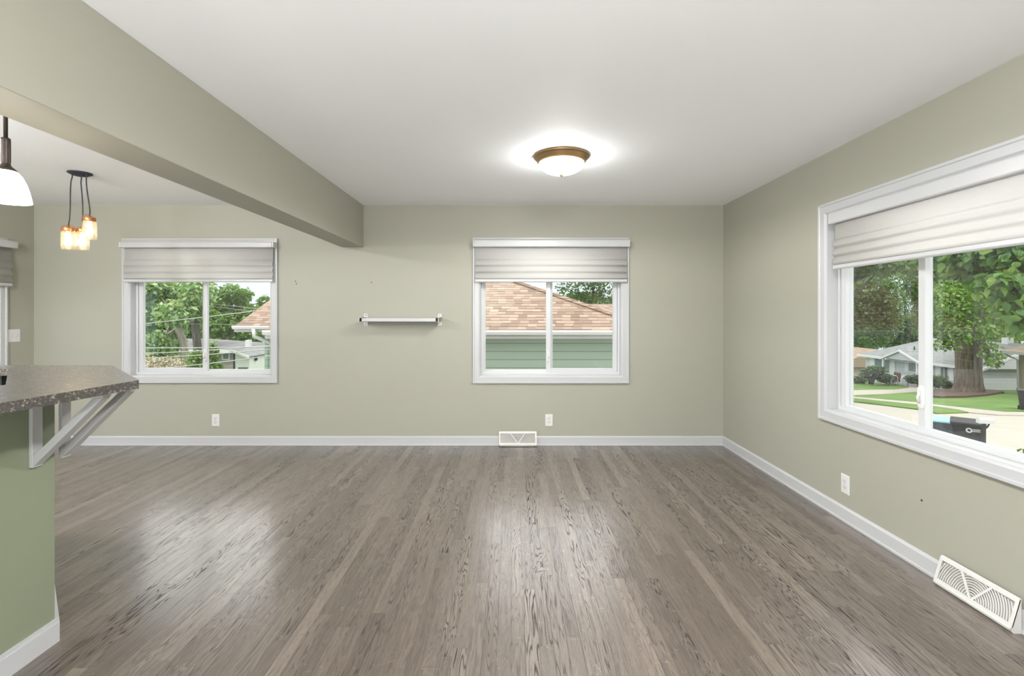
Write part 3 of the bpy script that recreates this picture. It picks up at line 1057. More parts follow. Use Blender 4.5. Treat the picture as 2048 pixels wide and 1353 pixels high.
b = MB()
ys = [5.6, 20, 40, 62]
b.add([(x, y, GZ(y)) for y in ys for x in (-60, 8.0, 90)] , [(i * 3 + j, i * 3 + j + 1, i * 3 + j + 4, i * 3 + j + 3) for i in range(3) for j in (0, 1)])
b.add([(2.6, -25, GZ(5.6)), (90, -25, GZ(5.6)), (90, 5.6, GZ(5.6)), (2.6, 5.6, GZ(5.6))], [(0, 1, 2, 3)])
b.add([(-60, -25, GZ(5.6)), (2.6, -25, GZ(5.6)), (2.6, 5.6, GZ(5.6)), (-60, 5.6, GZ(5.6))], [(0, 1, 2, 3)])
struct(b.build('ground', M['concrete'], fix=True))
b = MB()
b.add([(x, y, GZ(y) + 0.03) for y in (13.9, 20, 40, 61) for x in (-59, 5.5)], [(i * 2, i * 2 + 1, i * 2 + 3, i * 2 + 2) for i in range(3)])
struct(b.build('yard_lawn', M['grass']))
patch('far_lawn', [(1640, 757), (1704, 757), (1762, 760), (1800, 770), (1819, 777), (1790, 780.5), (1703, 782), (1630, 784)], M['grass'], 0.05)
patch('front_lawn', [(1600, 796), (1702, 792.5), (1760, 790.5), (1835, 785.5), (1880, 781), (1905, 778), (1968, 777), (2120, 775), (2300, 790), (2250, 822), (2060, 824), (2010, 826),
                     (1970, 822), (1873, 811), (1835, 806.5), (1703, 794.8), (1600, 797)], M['grass'], 0.05)
patch('curb_lawn', [(1600, 791), (1660, 795.0), (1703, 798), (1835, 811.5), (1873, 815.5), (1918, 822), (1937, 827), (1873, 829), (1835, 820.5), (1703, 804.5), (1600, 797)], M['grass'], 0.05)
patch('garden_path', [(1600, 785), (1703, 782), (1790, 780.5), (1819, 777), (1800, 770), (1764, 763), (1776, 762), (1818, 768), (1880, 774), (1905, 778), (1870, 782.5), (1835, 785.5), (1760, 790.5), (1702, 792.5), (1600, 796)],
      M['path'], 0.04)
patch('sidewalk', [(1560, 785), (1703, 794.8), (1835, 806.5), (1873, 811), (1970, 822), (2010, 826), (2300, 830), (2300, 838), (1995, 832), (1937, 827), (1873, 815.5), (1835, 811.5), (1703, 798), (1560, 787)], M['path'], 0.04)

# ------------------------------------------------------------------ leaves
def leaves(name, blobs, n, size, mat, parent, seed, droop=0.3, fill=0.55, simple=True):
    """foliage as one mesh of separate folded leaves; blobs = (centre, (rx, ry, rz))"""
    g = np.random.default_rng(seed)
    vol = np.array([r[0] * r[1] * r[2] for c, r in blobs]) ** 0.72
    idx = g.choice(len(blobs), n, p=vol / vol.sum())
    C = np.array([list(c) for c, r in blobs])[idx]
    Rr = np.array([list(r) for c, r in blobs])[idx]
    d = g.normal(size=(n, 3))
    d /= np.linalg.norm(d, axis=1)[:, None]
    rad = fill + (1 - fill) * g.random(n) ** 0.7
    rad *= 1 + 0.16 * g.normal(size=n)
    cen = C + d * Rr * rad[:, None]
    ax = d * 0.8 + g.normal(size=(n, 3)) * 0.7
    ax[:, 2] -= droop
    ax /= np.linalg.norm(ax, axis=1)[:, None]
    up = g.normal(size=(n, 3)) * 0.6 + d * 0.5
    up[:, 2] += 0.8
    sd = np.cross(ax, up)
    sd /= np.linalg.norm(sd, axis=1)[:, None] + 1e-9
    nm = np.cross(sd, ax)
    L = size * (0.6 + 0.8 * g.random(n))[:, None]
    if simple:
        tpl = [(-0.5, 0, 0), (0, 0.33, 0.10), (0.5, 0, -0.05), (0, -0.33, 0.10)]
        fc = [(0, 2, 1), (0, 3, 2)]
    else:
        tpl = [(-0.5, 0, 0), (-0.38, 0.30, 0.08), (-0.05, 0.40, 0.10), (0.28, 0.20, 0.02), (0.55, 0, -0.16), (0.28, -0.20, 0.02), (-0.05, -0.40, 0.10), (-0.38, -0.30, 0.08), (-0.05, 0, 0.0)]
        fc = [(0, 8, 2, 1), (8, 4, 3, 2), (0, 7, 6, 8), (8, 6, 5, 4)]
    k = len(tpl)
    V = np.empty((n, k, 3))
    for i, (a, s_, z) in enumerate(tpl):
        V[:, i] = cen + L * (ax * a + sd * s_ + nm * z)
    org = parent
    while org.parent is not None:
        org = org.parent
    V = V.reshape(-1, 3) - np.array(org.location)
    q = len(fc[0])
    Fi = (np.arange(n)[:, None, None] * k + np.array(fc)[None]).reshape(-1)
    nf = n * len(fc)
    me = bpy.data.meshes.new(name)
    me.vertices.add(n * k)
    me.vertices.foreach_set('co', V.reshape(-1))
    me.loops.add(nf * q)
    me.loops.foreach_set('vertex_index', Fi.astype(np.int32))
    me.polygons.add(nf)
    me.polygons.foreach_set('loop_start', (np.arange(nf) * q).astype(np.int32))
    me.update(calc_edges=True)
    me.materials.append(mat)
    o = bpy.data.objects.new(name, me)
    COL.objects.link(o)
    o.parent = parent
    return o


def crown(c, r, k, seed, sub=0.42):
    """break a crown ellipsoid into irregular clumps"""
    g = random.Random(seed)
    out = []
    for i in range(k):
        while True:
            d = Vector((g.uniform(-1, 1), g.uniform(-1, 1), g.uniform(-1, 1)))
            if 0.25 < d.length < 1:
                break
        d = d.normalized() * (0.35 + 0.5 * g.random())
        s_ = sub * (0.6 + 0.7 * g.random())
        out.append((Vector((c[0] + d.x * r[0], c[1] + d.y * r[1], c[2] + d.z * r[2])), (r[0] * s_, r[1] * s_, r[2] * s_ * 0.85)))
    return out


def tree(name, base, label, trunk, blobs, n, size, leaf, bark, seed, limbs=6, droop=0.3, group=None, simple=True, cat='tree'):
    root = thing(name, base, label, cat, group)
    b = MB()
    b.tube([p for p, r in trunk], [r for p, r in trunk], 14)
    g = random.Random(seed)
    topi = trunk[-1][0]
    for i in range(min(limbs, len(blobs))):
        c = Vector(blobs[i * len(blobs) // max(limbs, 1)][0])
        s0 = Vector(trunk[-1 - (i % 2) if len(trunk) > 2 else -1][0])
        m = s0.lerp(c, 0.5) + Vector((g.uniform(-.2, .2), g.uniform(-.2, .2), g.uniform(0, .3))) * (c - s0).length * 0.3
        rr = trunk[-1][1] * 0.6
        b.tube([s0, m, c], [rr, rr * 0.55, rr * 0.2], 7)
    b.build('trunk', M[bark], root)
    leaves('foliage', blobs, n, size, M[leaf], root, seed, droop, simple=simple)
    return root


def shrub(name, base, label, blobs, n, size, leaf, seed, bark='bark_dark', group=None):
    root = thing(name, base, label, 'shrub', group)
    b = MB()
    g = random.Random(seed)
    for c, r in blobs[:6]:
        b.tube([Vector(base), Vector(base).lerp(Vector(c), 0.55) + Vector((g.uniform(-.1, .1), 0, 0)), Vector(c)], [0.05, 0.035, 0.015], 6)
    b.build('stems', M[bark], root)
    leaves('foliage', blobs, n, size, M[leaf], root, seed, 0.0)
    return root


def blob_px(x, y, Y, wpx, hpx, dep=None):
    s_ = Y / FPX
    return (P(x, y, Y), (wpx * s_ / 2, dep if dep else wpx * s_ / 2, hpx * s_ / 2))


# ------------------------------------------------------------------ neighbour house behind the far windows
EZ = 0.99
root = thing('neighbor_house', (-1, 12, GZ(11)), 'sage green neighbor house with brown shingle roof close behind the far wall windows', 'house')
zg = GZ(11) - 0.5
pit = 0.405
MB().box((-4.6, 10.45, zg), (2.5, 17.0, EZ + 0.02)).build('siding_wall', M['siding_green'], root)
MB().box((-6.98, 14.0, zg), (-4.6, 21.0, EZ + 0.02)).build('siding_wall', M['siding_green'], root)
# near roof: front slope with a hip on the right
xr, ry = 2.93, 4.6
b = MB()
b.add([(-5.0, 10.0, EZ), (xr, 10.0, EZ), (xr - ry, 10 + ry, EZ + pit * ry), (-5.0, 10 + ry, EZ + pit * ry), (xr, 10 + 2 * ry, EZ), (-5.0, 10 + 2 * ry, EZ),
       (-5, 10, EZ - 0.02), (xr, 10, EZ - 0.02), (xr, 10 + 2 * ry, EZ - 0.02), (-5, 10 + 2 * ry, EZ - 0.02)],
      [(0, 1, 2, 3), (1, 4, 2), (4, 5, 3, 2), (6, 7, 8, 9), (0, 6, 7, 1), (1, 7, 8, 4), (4, 8, 9, 5), (0, 3, 5, 9, 6)])
b.build('roof', M['roof_brown'], root)
hp = [Vector((xr - t_, 10 + t_, EZ + pit * t_ + 0.02)) for t_ in (0, 1.5, 3, 4.6)]
MB().tube(hp, 0.055, 6, False).build('hip_ridge', M['roof_brown'], root)
# far wing with a gable rake on the left
b = MB()
b.prism([(-7.57, 13.5, EZ), (-7.57, 17.6, EZ + 0.39 * 4.1), (-7.57, 21.7, EZ), (-7.57, 21.7, EZ - 0.05), (-7.57, 13.5, EZ - 0.05)], (3.2, 0, 0))
b.build('roof', M['roof_brown'], root)
# right wing glimpsed above the hip
b = MB()
b.prism([(1.2, 17.0, EZ + 0.1), (1.2, 20.2, EZ + 1.02 - 0.30), (1.2, 24, EZ - 0.2), (1.2, 24, EZ - 0.4), (1.2, 17, EZ - 0.4)], (7.0, 0, 0))
b.build('roof', M['roof_brown'], root)
for (x0, x1, y) in ((-5.0, xr + 0.05, 10.0), (-7.6, -4.4, 13.5)):
    b = MB()
    b.prism([(x0, y, EZ), (x0, y - 0.11, EZ), (x0, y - 0.115, EZ - 0.03), (x0, y - 0.09, EZ - 0.09), (x0, y, EZ - 0.095)], (x1 - x0, 0, 0))
    b.build('gutter', M['ext_white'], root)
    MB().box((x0, y + 0.02, EZ - 0.17), (x1, y + 0.47, EZ - 0.10)).build('soffit', M['ext_white'], root)
d0 = P(508, 664, 13.45)
b = MB()
b.tube([(d0.x, 13.43, EZ - 0.08), (d0.x, 13.45, EZ - 0.28), (d0.x + 0.30, 13.90, EZ - 0.52), (d0.x + 0.32, 13.93, EZ - 0.62), (d0.x + 0.32, 13.93, zg)], 0.055, 8)
b.build('downspout', M['ext_white'], root)
MB().box((-6.99, 13.97, zg), (-6.90, 14.06, EZ - 0.1)).build('corner_strip', M['siding_green'], root)

# grey house and white garage farther off
root = thing('grey_house', (-21, 31, GZ(30)), 'taupe house with grey hip roof far behind trees in the left window', 'house')
zg = GZ(28) - 1.5
z1 = -0.76
MB().box((-27, 28.0, zg), (-15.8, 33.0, z1)).build('siding_wall', M['siding_taupe'], root)
e = 0.35
b = MB()
b.add([(-27 - e, 28 - e, z1), (-15.8 + e, 28 - e, z1), (-15.8 + e, 33 + e, z1), (-27 - e, 33 + e, z1), (-24.5, 30.5, z1 + 0.50), (-18.6, 30.5, z1 + 0.50)],
      [(0, 1, 5, 4), (1, 2, 5), (2, 3, 4, 5), (3, 0, 4), (0, 3, 2, 1)])
b.build('roof', M['roof_grey2'], root)
MB().box((-27 - e, 27.58, z1 - 0.14), (-15.8 + e, 27.66, z1 + 0.02)).build('fascia', M['ext_white'], root)
a, c = P(447.5, 718, 28), P(457.5, 704, 28)
fr = MB().box((a.x - 0.08, 27.95, a.z - 0.08), (c.x + 0.08, 28.02, c.z + 0.08)).build('window', M['ext_white'], root)
MB().box((a.x, 27.93, a.z), (c.x, 27.96, c.z)).build('pane', M['ext_glass'], fr)

root = thing('white_garage', (-13.6, 27, GZ(27)), 'white garage with sloping grey roof and chimney beside the taupe house in the left window', 'garage')
zg = GZ(25) - 1.0
pk = P(469, 699, 25)
ev = P(503, 712.5, 25)
wx = ev.x - 0.12
MB().prism([(pk.x, 25, zg), (wx, 25, zg), (wx, 25, ev.z - 0.05), (pk.x, 25, pk.z - 0.07)], (0, 4.4, 0)).build('siding_wall', M['siding_white'], root)
MB().prism([(pk.x - 0.06, 24.75, pk.z), (ev.x, 24.75, ev.z), (ev.x, 24.75, ev.z - 0.07), (pk.x - 0.06, 24.75, pk.z - 0.07)], (0, 4.8, 0)).build('roof', M['roof_grey'], root)
MB().prism([(pk.x - 0.08, 24.70, pk.z + 0.02), (ev.x + 0.03, 24.70, ev.z + 0.02), (ev.x + 0.03, 24.70, ev.z - 0.11), (pk.x - 0.08, 24.70, pk.z - 0.11)], (0, 0.05, 0)).build('fascia', M['ext_white'], root)
MB().box((pk.x - 0.06, 24.98, zg), (pk.x + 0.03, 25.02, pk.z - 0.08)).build('corner_strip', M['blackplastic'], root)  # black strip standing in for the shadow gap beside the taupe house
c = P(496.5, 692, 27.5)
MB().box((c.x - 0.12, 27.4, c.z - 0.35), (c.x + 0.12, 27.65, c.z + 0.32)).build('chimney', M['ext_white'], root)
c = P(510.5, 717, 25.6)
MB().box((wx, 25.5, c.z - 0.12), (wx + 0.1, 25.65, c.z + 0.12)).build('wall_lamp', M['blackplastic'], root)
c = P(487, 737, 25)
MB().box((c.x - 0.25, 24.95, c.z - 0.5), (c.x + 0.22, 25.0, c.z + 0.05)).build('window', M['ext_glass'], root)

# ------------------------------------------------------------------ house across the street
X0 = 31.4
e2 = -2.36
root = thing('ranch_house', (X0, 38, GZ(38)), 'pale grey ranch house with small front gable across the street in the side window', 'house')
MB().box((X0, 32.7, GZ(46)), (X0 + 6.6, 43.6, e2)).build('siding_wall', M['siding_grey'], root)
xm, zr = X0 + 3.3, e2 + 0.43 * 3.75
y0_, y1_ = 32.35, 44.0
b = MB()
b.add([(X0 - 0.45, y0_, e2), (X0 - 0.45, y1_, e2), (xm, y1_ - 3.4, zr), (xm, y0_, zr), (X0 + 7.05, y0_, e2), (X0 + 7.05, y1_, e2)],
      [(0, 1, 2, 3), (4, 3, 2, 5), (1, 5, 2), (0, 4, 5, 1), (0, 3, 4)])
b.build('roof', M['roof_grey'], root)
MB().prism([(X0, 32.7, e2), (X0 + 6.6, 32.7, e2), (xm, 32.7, zr - 0.12)], (0, -0.37, 0)).build('gable_wall', M['siding_grey'], root)
b = MB()
for s_ in (-1, 1):
    b.prism([(xm, y0_ - 0.06, zr + 0.03), (xm + s_ * 3.8, y0_ - 0.06, e2 + 0.02), (xm + s_ * 3.8, y0_ - 0.06, e2 - 0.16), (xm, y0_ - 0.06, zr - 0.15)], (0, 0.08, 0))
b.box((X0 - 0.52, y0_, e2 - 0.16), (X0 - 0.44, y1_, e2 + 0.03))
b.build('fascia', M['ext_white'], root)
# front gable over the porch
gy0, gy1, gx = 36.9, 40.4, X0 - 1.0
gm = 0.5 * (gy0 + gy1)
gz = e2 + 0.76
b = MB()
b.add([(gx, gy0 - 0.15, e2), (gx, gm, gz), (gx, gy1 + 0.15, e2), (X0 + 1.3, gm, gz), (X0 - 0.4, gy0 - 0.15, e2), (X0 - 0.4, gy1 + 0.15, e2)], [(0, 1, 3, 4), (1, 2, 5, 3)])
b.build('gable_roof', M['roof_grey'], root)
MB().prism([(gx + 0.12, gy0, e2 + 0.02), (gx + 0.12, gm, gz - 0.08), (gx + 0.12, gy1, e2 + 0.02)], (0.1, 0, 0)).build('gable_wall', M['siding_grey'], root)
b = MB()
for s_ in (-1, 1):
    yy = gm + s_ * (gm - gy0 + 0.2)
    b.prism([(gx - 0.02, gm, gz + 0.03), (gx - 0.02, yy, e2 + 0.0), (gx - 0.02, yy, e2 - 0.14), (gx - 0.02, gm, gz - 0.11)], (0.1, 0, 0))
b.build('gable_fascia', M['ext_white'], root)
for yy in (gy0 + 0.1, gy1 - 0.05):
    MB().box((gx + 0.05, yy - 0.06, GZ(yy) - 0.2), (gx + 0.17, yy + 0.06, e2)).build('porch_post', M['ext_white'], root)


def house_window(root, xf, ya, yb, za, zb, shutter=0.22):
    f_ = MB().box((xf - 0.05, ya, za), (xf, yb, zb)).build('window', M['ext_white'], root)
    b = MB()
    b.box((xf - 0.06, ya + 0.07, za + 0.07), (xf - 0.045, (ya + yb) / 2 - 0.03, zb - 0.07))
    b.box((xf - 0.06, (ya + yb) / 2 + 0.03, za + 0.07), (xf - 0.045, yb - 0.07, zb - 0.07))
    b.build('pane', M['ext_glass'], f_)
    for a_ in (ya - shutter - 0.03, yb + 0.03):
        MB().box((xf - 0.045, a_, za - 0.05), (xf, a_ + shutter, zb + 0.05)).build('shutter', M['ext_white'], root)


house_window(root, X0, 40.75, 42.5, e2 - 1.35, e2 - 0.14, 0.5)
house_window(root, X0, 37.75, 38.9, e2 - 0.95, e2 - 0.12, 0.3)
house_window(root, X0, 35.3, 36.0, e2 - 1.25, e2 - 0.15, 0.36)
dd = MB().box((X0 - 0.04, 36.55, GZ(37) + 0.0), (X0, 37.2, e2 - 0.08)).build('door', M['ext_white'], root)
MB().box((X0 - 0.05, 36.62, GZ(37) + 0.1), (X0 - 0.04, 37.13, e2 - 0.16)).build('screen', M['ext_glass'], dd)
for (ya, yb) in ((34.0, 34.75), (32.95, 33.5)):
    dd = MB().box((X0 - 0.04, ya, GZ(34) - 0.3), (X0, yb, e2 - 0.5)).build('garage_door', M['ext_white'], root)
    MB().box((X0 - 0.06, ya + 0.08, GZ(34) - 0.3), (X0 - 0.04, yb - 0.08, e2 - 0.6)).build('door_panel', M['siding_grey'], dd)
MB().box((X0 - 0.14, 34.3, e2 - 0.95), (X0, 34.45, e2 - 0.7)).build('wall_lamp', M['blackplastic'], root)
c = P(2023, 684, 34.4)
MB().box((xm - 0.22, 34.2, zr - 0.2), (xm + 0.22, 34.62, zr + 0.35)).build('chimney', M['ext_white'], root)
MB().tube([(xm - 0.1, 34.4, zr + 0.3), (xm - 0.1, 34.4, zr + 0.95)], 0.03, 6).build('chimney_pipe', M['wire'], root)
MB().tube([(X0 + 1.2, 39.8, e2 + 0.5), (X0 + 1.2, 39.8, e2 + 0.98)], 0.05, 6).build('roof_pipe', M['blackplastic'], root)

# porch rails and chair
root = thing('porch_chair', (30.0, 38.6, GZ(38.6)), 'brown and white chair on the ranch house porch in the side window', 'chair')
g0 = GZ(38.6)
b = MB().box((29.75, 38.25, g0 + 0.35), (30.3, 38.85, g0 + 0.43))
b.build('seat', M['mulch'], root)
MB().box((30.2, 38.25, g0 + 0.43), (30.28, 38.85, g0 + 1.05)).build('backrest', M['mulch'], root)
for ax in (29.8, 30.25):
    for ay in (38.3, 38.8):
        MB().tube([(ax, ay, g0 - 0.02), (ax, ay, g0 + 0.36)], 0.03, 6).build('leg', M['ext_white'], root)
root = thing('porch_railing', (29.9, 37.6, GZ(37.6)), 'white curved porch step railing by the ranch house path in the side window', 'railing')
for yy in (37.0, 37.95):
    g0 = GZ(yy)
    MB().tube([(29.3, yy, g0), (29.3, yy, g0 + 0.65), (29.45, yy, g0 + 0.82), (29.65, yy, g0 + 0.82), (29.8, yy, g0 + 0.65), (29.8, yy, g0)], 0.035, 6).build('rail', M['ext_white'], root)

# tan house beyond, brown-roofed house nearer
root = thing('tan_house', (37, 54, GZ(54)), 'tan house with tan roof beyond the ranch house at the left of the side window', 'house')
xa = 33.0
za = 1.347 - (743 - CY) * 52 / FPX * 0.86
MB().box((xa, 50, GZ(60)), (xa + 8, 60, -4.0)).build('stucco_wall', M['stucco_tan'], root)
MB().prism([(xa - 0.4, 49.6, -4.0), (xa + 4, 49.6, -2.35), (xa + 8.4, 49.6, -4.0), (xa + 8.4, 49.6, -4.15), (xa - 0.4, 49.6, -4.15)], (0, 10.8, 0)).build('roof', M['roof_tan'], root)
MB().box((xa - 0.48, 49.6, -4.2), (xa - 0.4, 60.4, -3.98)).build('fascia', M['ext_white'], root)
root = thing('brown_roof_house', (33, 24, GZ(24)), 'tan house with brown roof at the right edge of the side window', 'house')
e3 = -0.92
MB().box((29.9, 16, GZ(30)), (37, 29.0, e3)).build('stucco_wall', M['stucco_tan'], root)
b = MB()
b.add([(29.3, 15.5, e3), (29.3, 29.6, e3), (33.4, 25.6, e3 + 1.7), (33.4, 19.5, e3 + 1.7), (37.5, 15.5, e3), (37.5, 29.6, e3)], [(0, 1, 2, 3), (4, 3, 2, 5), (1, 5, 2), (0, 3, 4), (0, 4, 5, 1)])
b.build('roof', M['roof_tan'], root)
b = MB()
b.box((29.2, 15.5, e3 - 0.15), (29.3, 29.7, e3 + 0.04))
b.box((29.2, 29.6, e3 - 0.15), (37.5, 29.7, e3 + 0.04))
b.build('gutter', M['ext_white'], root)
MB().tube([(29.3, 29.4, e3 - 0.1), (29.5, 29.2, e3 - 0.3), (29.82, 29.0, e3 - 0.5), (29.84, 28.95, GZ(30))], 0.06, 6).build('downspout', M['ext_white'], root)

# ------------------------------------------------------------------ trees seen by the side window
tb = on_ground(1936, 789)
Yt = tb.y
s_ = Yt / FPX
tr = []
for (x, y, w) in ((1937, 793, 92), (1937, 784, 72), (1937, 770, 62), (1937, 745, 56), (1937, 710, 57), (1936, 680, 60), (1936, 640, 58), (1934, 590, 48)):
    p = P(x, y, Yt)
    tr.append((p, 0.73 * w * s_ / 2))
g = random.Random(8)
bl = []
for (x, y, w, h, dy) in ((1900, 600, 90, 80, -2), (1970, 590, 90, 90, -2.5), (1935, 560, 140, 90, 0), (1890, 540, 90, 90, 0), (1990, 640, 80, 60, 2.0), (1900, 655, 60, 60, -1.5), (1885, 690, 36, 24, -1.5),
                         (1905, 688, 30, 26, -2.0), (1975, 660, 40, 60, -1.5), (1980, 705, 40, 40, -1.6), (1990, 728, 30, 18, -1.6), (1935, 655, 70, 60, -2.2), (1960, 520, 180, 80, 0), (1850, 510, 120, 60, 1), (2060, 610, 100, 110, 3), (2030, 540, 120, 90, 1)):
    bl.append(blob_px(x, y, Yt + dy, w, h))
tree('shade_tree', tb, 'broad trunked shade tree on the mulch bed in the lawn across the street', tr, bl, 9500, 0.25, 'leaf_mid', 'bark', 21, 8)
b = MB()
pts = [on_ground(x, y) for (x, y) in ((1840, 789), (1873, 784), (1905, 782.5), (1960, 783), (2000, 786), (2008, 789), (1975, 794), (1930, 798), (1880, 799), (1845, 796))]
b.prism([(p.x, p.y, p.z + 0.16) for p in pts], (0, 0, -0.2))
tag(b.build('mulch_bed', M['mulch'], origin=tb), 'dark mulch bed around the shade tree trunk', 'mulch bed')

# overhanging tree close to the house: trunk stands right of the frame
base = Vector((12.6, 9.2, GZ(9.2)))
tr = [(base, 0.24), (base + Vector((0, 0, 0.5)), 0.17), (base + Vector((-0.1, 0.05, 2.0)), 0.15), (base + Vector((-0.5, 0.2, 3.6)), 0.11)]
bl = []
g = random.Random(5)
for (x, y, w, h, Yd) in ((2030, 520, 120, 60, 8.2), (1960, 510, 110, 55, 8.6), (1905, 515, 70, 50, 9), (2010, 570, 100, 60, 8), (2045, 620, 90, 70, 7.8), (1975, 560, 80, 50, 8.8), (2090, 560, 140, 140, 8.0),
                         (2055, 660, 60, 50, 7.8), (1880, 500, 80, 50, 9.5), (2000, 612, 50, 40, 8.2), (1935, 545, 60, 40, 9.0), (1985, 470, 200, 60, 8.6), (2150, 480, 160, 120, 8.5)):
    bl.append(blob_px(x, y, Yd, w, h))
tree('overhanging_tree', base, 'leafy tree close outside whose broad leaves hang over the right side window sash', tr, bl, 3400, 0.145, 'leaf_big', 'bark', 31, 7, 0.9, simple=False)
# dark canopy along the top of the left sash
base = Vector((14.0, 22.2, GZ(22.2)))
tr = [(base, 0.3), (base + Vector((0, 0, 2.5)), 0.22), (base + Vector((0.1, 0, 5.2)), 0.18)]
bl = [blob_px(x, y, Yd, w, h) for (x, y, w, h, Yd) in ((1710, 532, 90, 40, 21), (1770, 530, 90, 44, 20), (1830, 526, 80, 50, 20.5), (1760, 480, 180, 70, 22), (1680, 510, 90, 60, 22.5), (1665, 470, 120, 80, 23))]
tree('street_tree', base, 'dark leafed tree whose boughs cross the top left of the side window', tr, bl, 5200, 0.22, 'leaf_dark', 'bark_dark', 33, 6)
# distant trees behind the houses
far = [(1690, 640, 120, 170, 84, 'leaf_dark'), (1745, 610, 130, 190, 72, 'leaf_dark'), (1810, 600, 130, 190, 118, 'leaf_mid'), (1880, 610, 130, 180, 64, 'leaf_dark'), (1950, 600, 130, 190, 74, 'leaf_mid'),
       (2030, 620, 120, 150, 51, 'leaf_mid'), (1720, 530, 140, 120, 96, 'leaf_dark'), (1830, 520, 160, 120, 110, 'leaf_dark'), (2075, 600, 120, 190, 66, 'leaf_dark'), (1715, 672, 120, 70, 92, 'leaf_dark'), (1800, 668, 120, 80, 102, 'leaf_dark'), (1985, 668, 120, 70, 90, 'leaf_dark')]
flab = ['dark far tree behind the tan house at the far left of the side window', 'dark far tree behind the left slope of the ranch house roof', 'far tree behind the front gable of the ranch house',
        'dark far tree behind the ranch house just left of the shade tree trunk', 'far tree directly behind the shade tree trunk', 'far tree behind the ranch house chimney',
        'tallest dark far tree at the upper left of the side window', 'tall dark far tree at the upper middle of the side window', 'dark far tree behind the brown roofed house at the right edge',
        'lowest dark far tree just above the tan roof in the side window', 'low dark far tree just above the ranch house ridge', 'low far tree right of the shade tree trunk above the ranch roof']
for i, (x, y, w, h, Yd, lf) in enumerate(far):
    c = P(x, y, Yd)
    r = (w * Yd / FPX / 2, 3.0, h * Yd / FPX / 2)
    gb = Vector((c.x, Yd, GZ(Yd)))
    tree('far_tree', gb, flab[i], [(gb, 0.4), (gb.lerp(c, 0.5), 0.3), (c, 0.2)], crown(c, r, 16, 40 + i), 5200, 0.55, lf, 'bark_dark', 60 + i, 5, group='trees behind the houses across the street')

# front yard shrubs
c = P(1744, 765, 38.2)
root = thing('cloud_pruned_pine', P(1744, 768, 38.2), 'cloud pruned pine with twisted trunk on the lawn before the ranch house', 'shrub')
b = MB()
pb = P(1742, 768, 38.2)
for (x, y) in ((1757, 740), (1735, 744), (1728, 750), (1766, 752), (1748, 742)):
    b.tube([pb, P(1742 + (x - 1742) * 0.25, 757, 38.2), P(x, y + 4, 38.2), P(x, y, 38.2)], [0.16, 0.12, 0.07, 0.03], 7)
b.build('trunk', M['bark_dark'], root)
leaves('foliage', [blob_px(1752, 738, 38.2, 34, 11, 0.6), blob_px(1738, 744, 38.2, 26, 9, 0.6), blob_px(1727, 750, 38.2, 16, 6, 0.4), blob_px(1768, 753, 38.1, 30, 10, 0.6), blob_px(1760, 741, 38.3, 24, 10, 0.5)], 3600, 0.14, M['leaf_yew'], root, 77, 0, 0.2)
shr = [((1718, 760), 40.5, 26, 12, 'low rounded dark shrub left of the cloud pruned pine'), ((1772, 759), 39.0, 30, 14, 'dark shrub right of the cloud pruned pine'),
       ((1830, 759), 36.5, 30, 16, 'round yew bush left of the window mullion before the ranch house'), ((1872, 763), 34.0, 42, 22, 'round green bush right of the window mullion by the ranch house'),
       ((1893, 770), 33.3, 18, 14, 'small dark shrub between round bush and shade tree trunk')]
for i, ((x, y), Yd, w, h, lb) in enumerate(shr):
    gb = P(x, y + h / 2, Yd)
    shrub('yew_shrub', gb, lb, [blob_px(x, y, Yd, w, h), blob_px(x - w * 0.25, y + 1, Yd, w * 0.55, h * 0.8), blob_px(x + w * 0.25, y + 1, Yd, w * 0.55, h * 0.8)], 1800, 0.13, 'leaf_yew' if i != 3 else 'leaf_dark', 90 + i, group='shrubs before the ranch house')
gb = P(2046, 912, 7.6)
shrub('garden_plant', Vector((gb.x, gb.y, GZ(7.6))), 'small leafy plant top at the lower right corner of the side window', [blob_px(2046, 908, 7.6, 20, 20), (Vector((gb.x + 0.05, gb.y, GZ(7.6) + 0.35)), (0.2, 0.2, 0.35))], 260, 0.08, 'leaf_dark', 120)


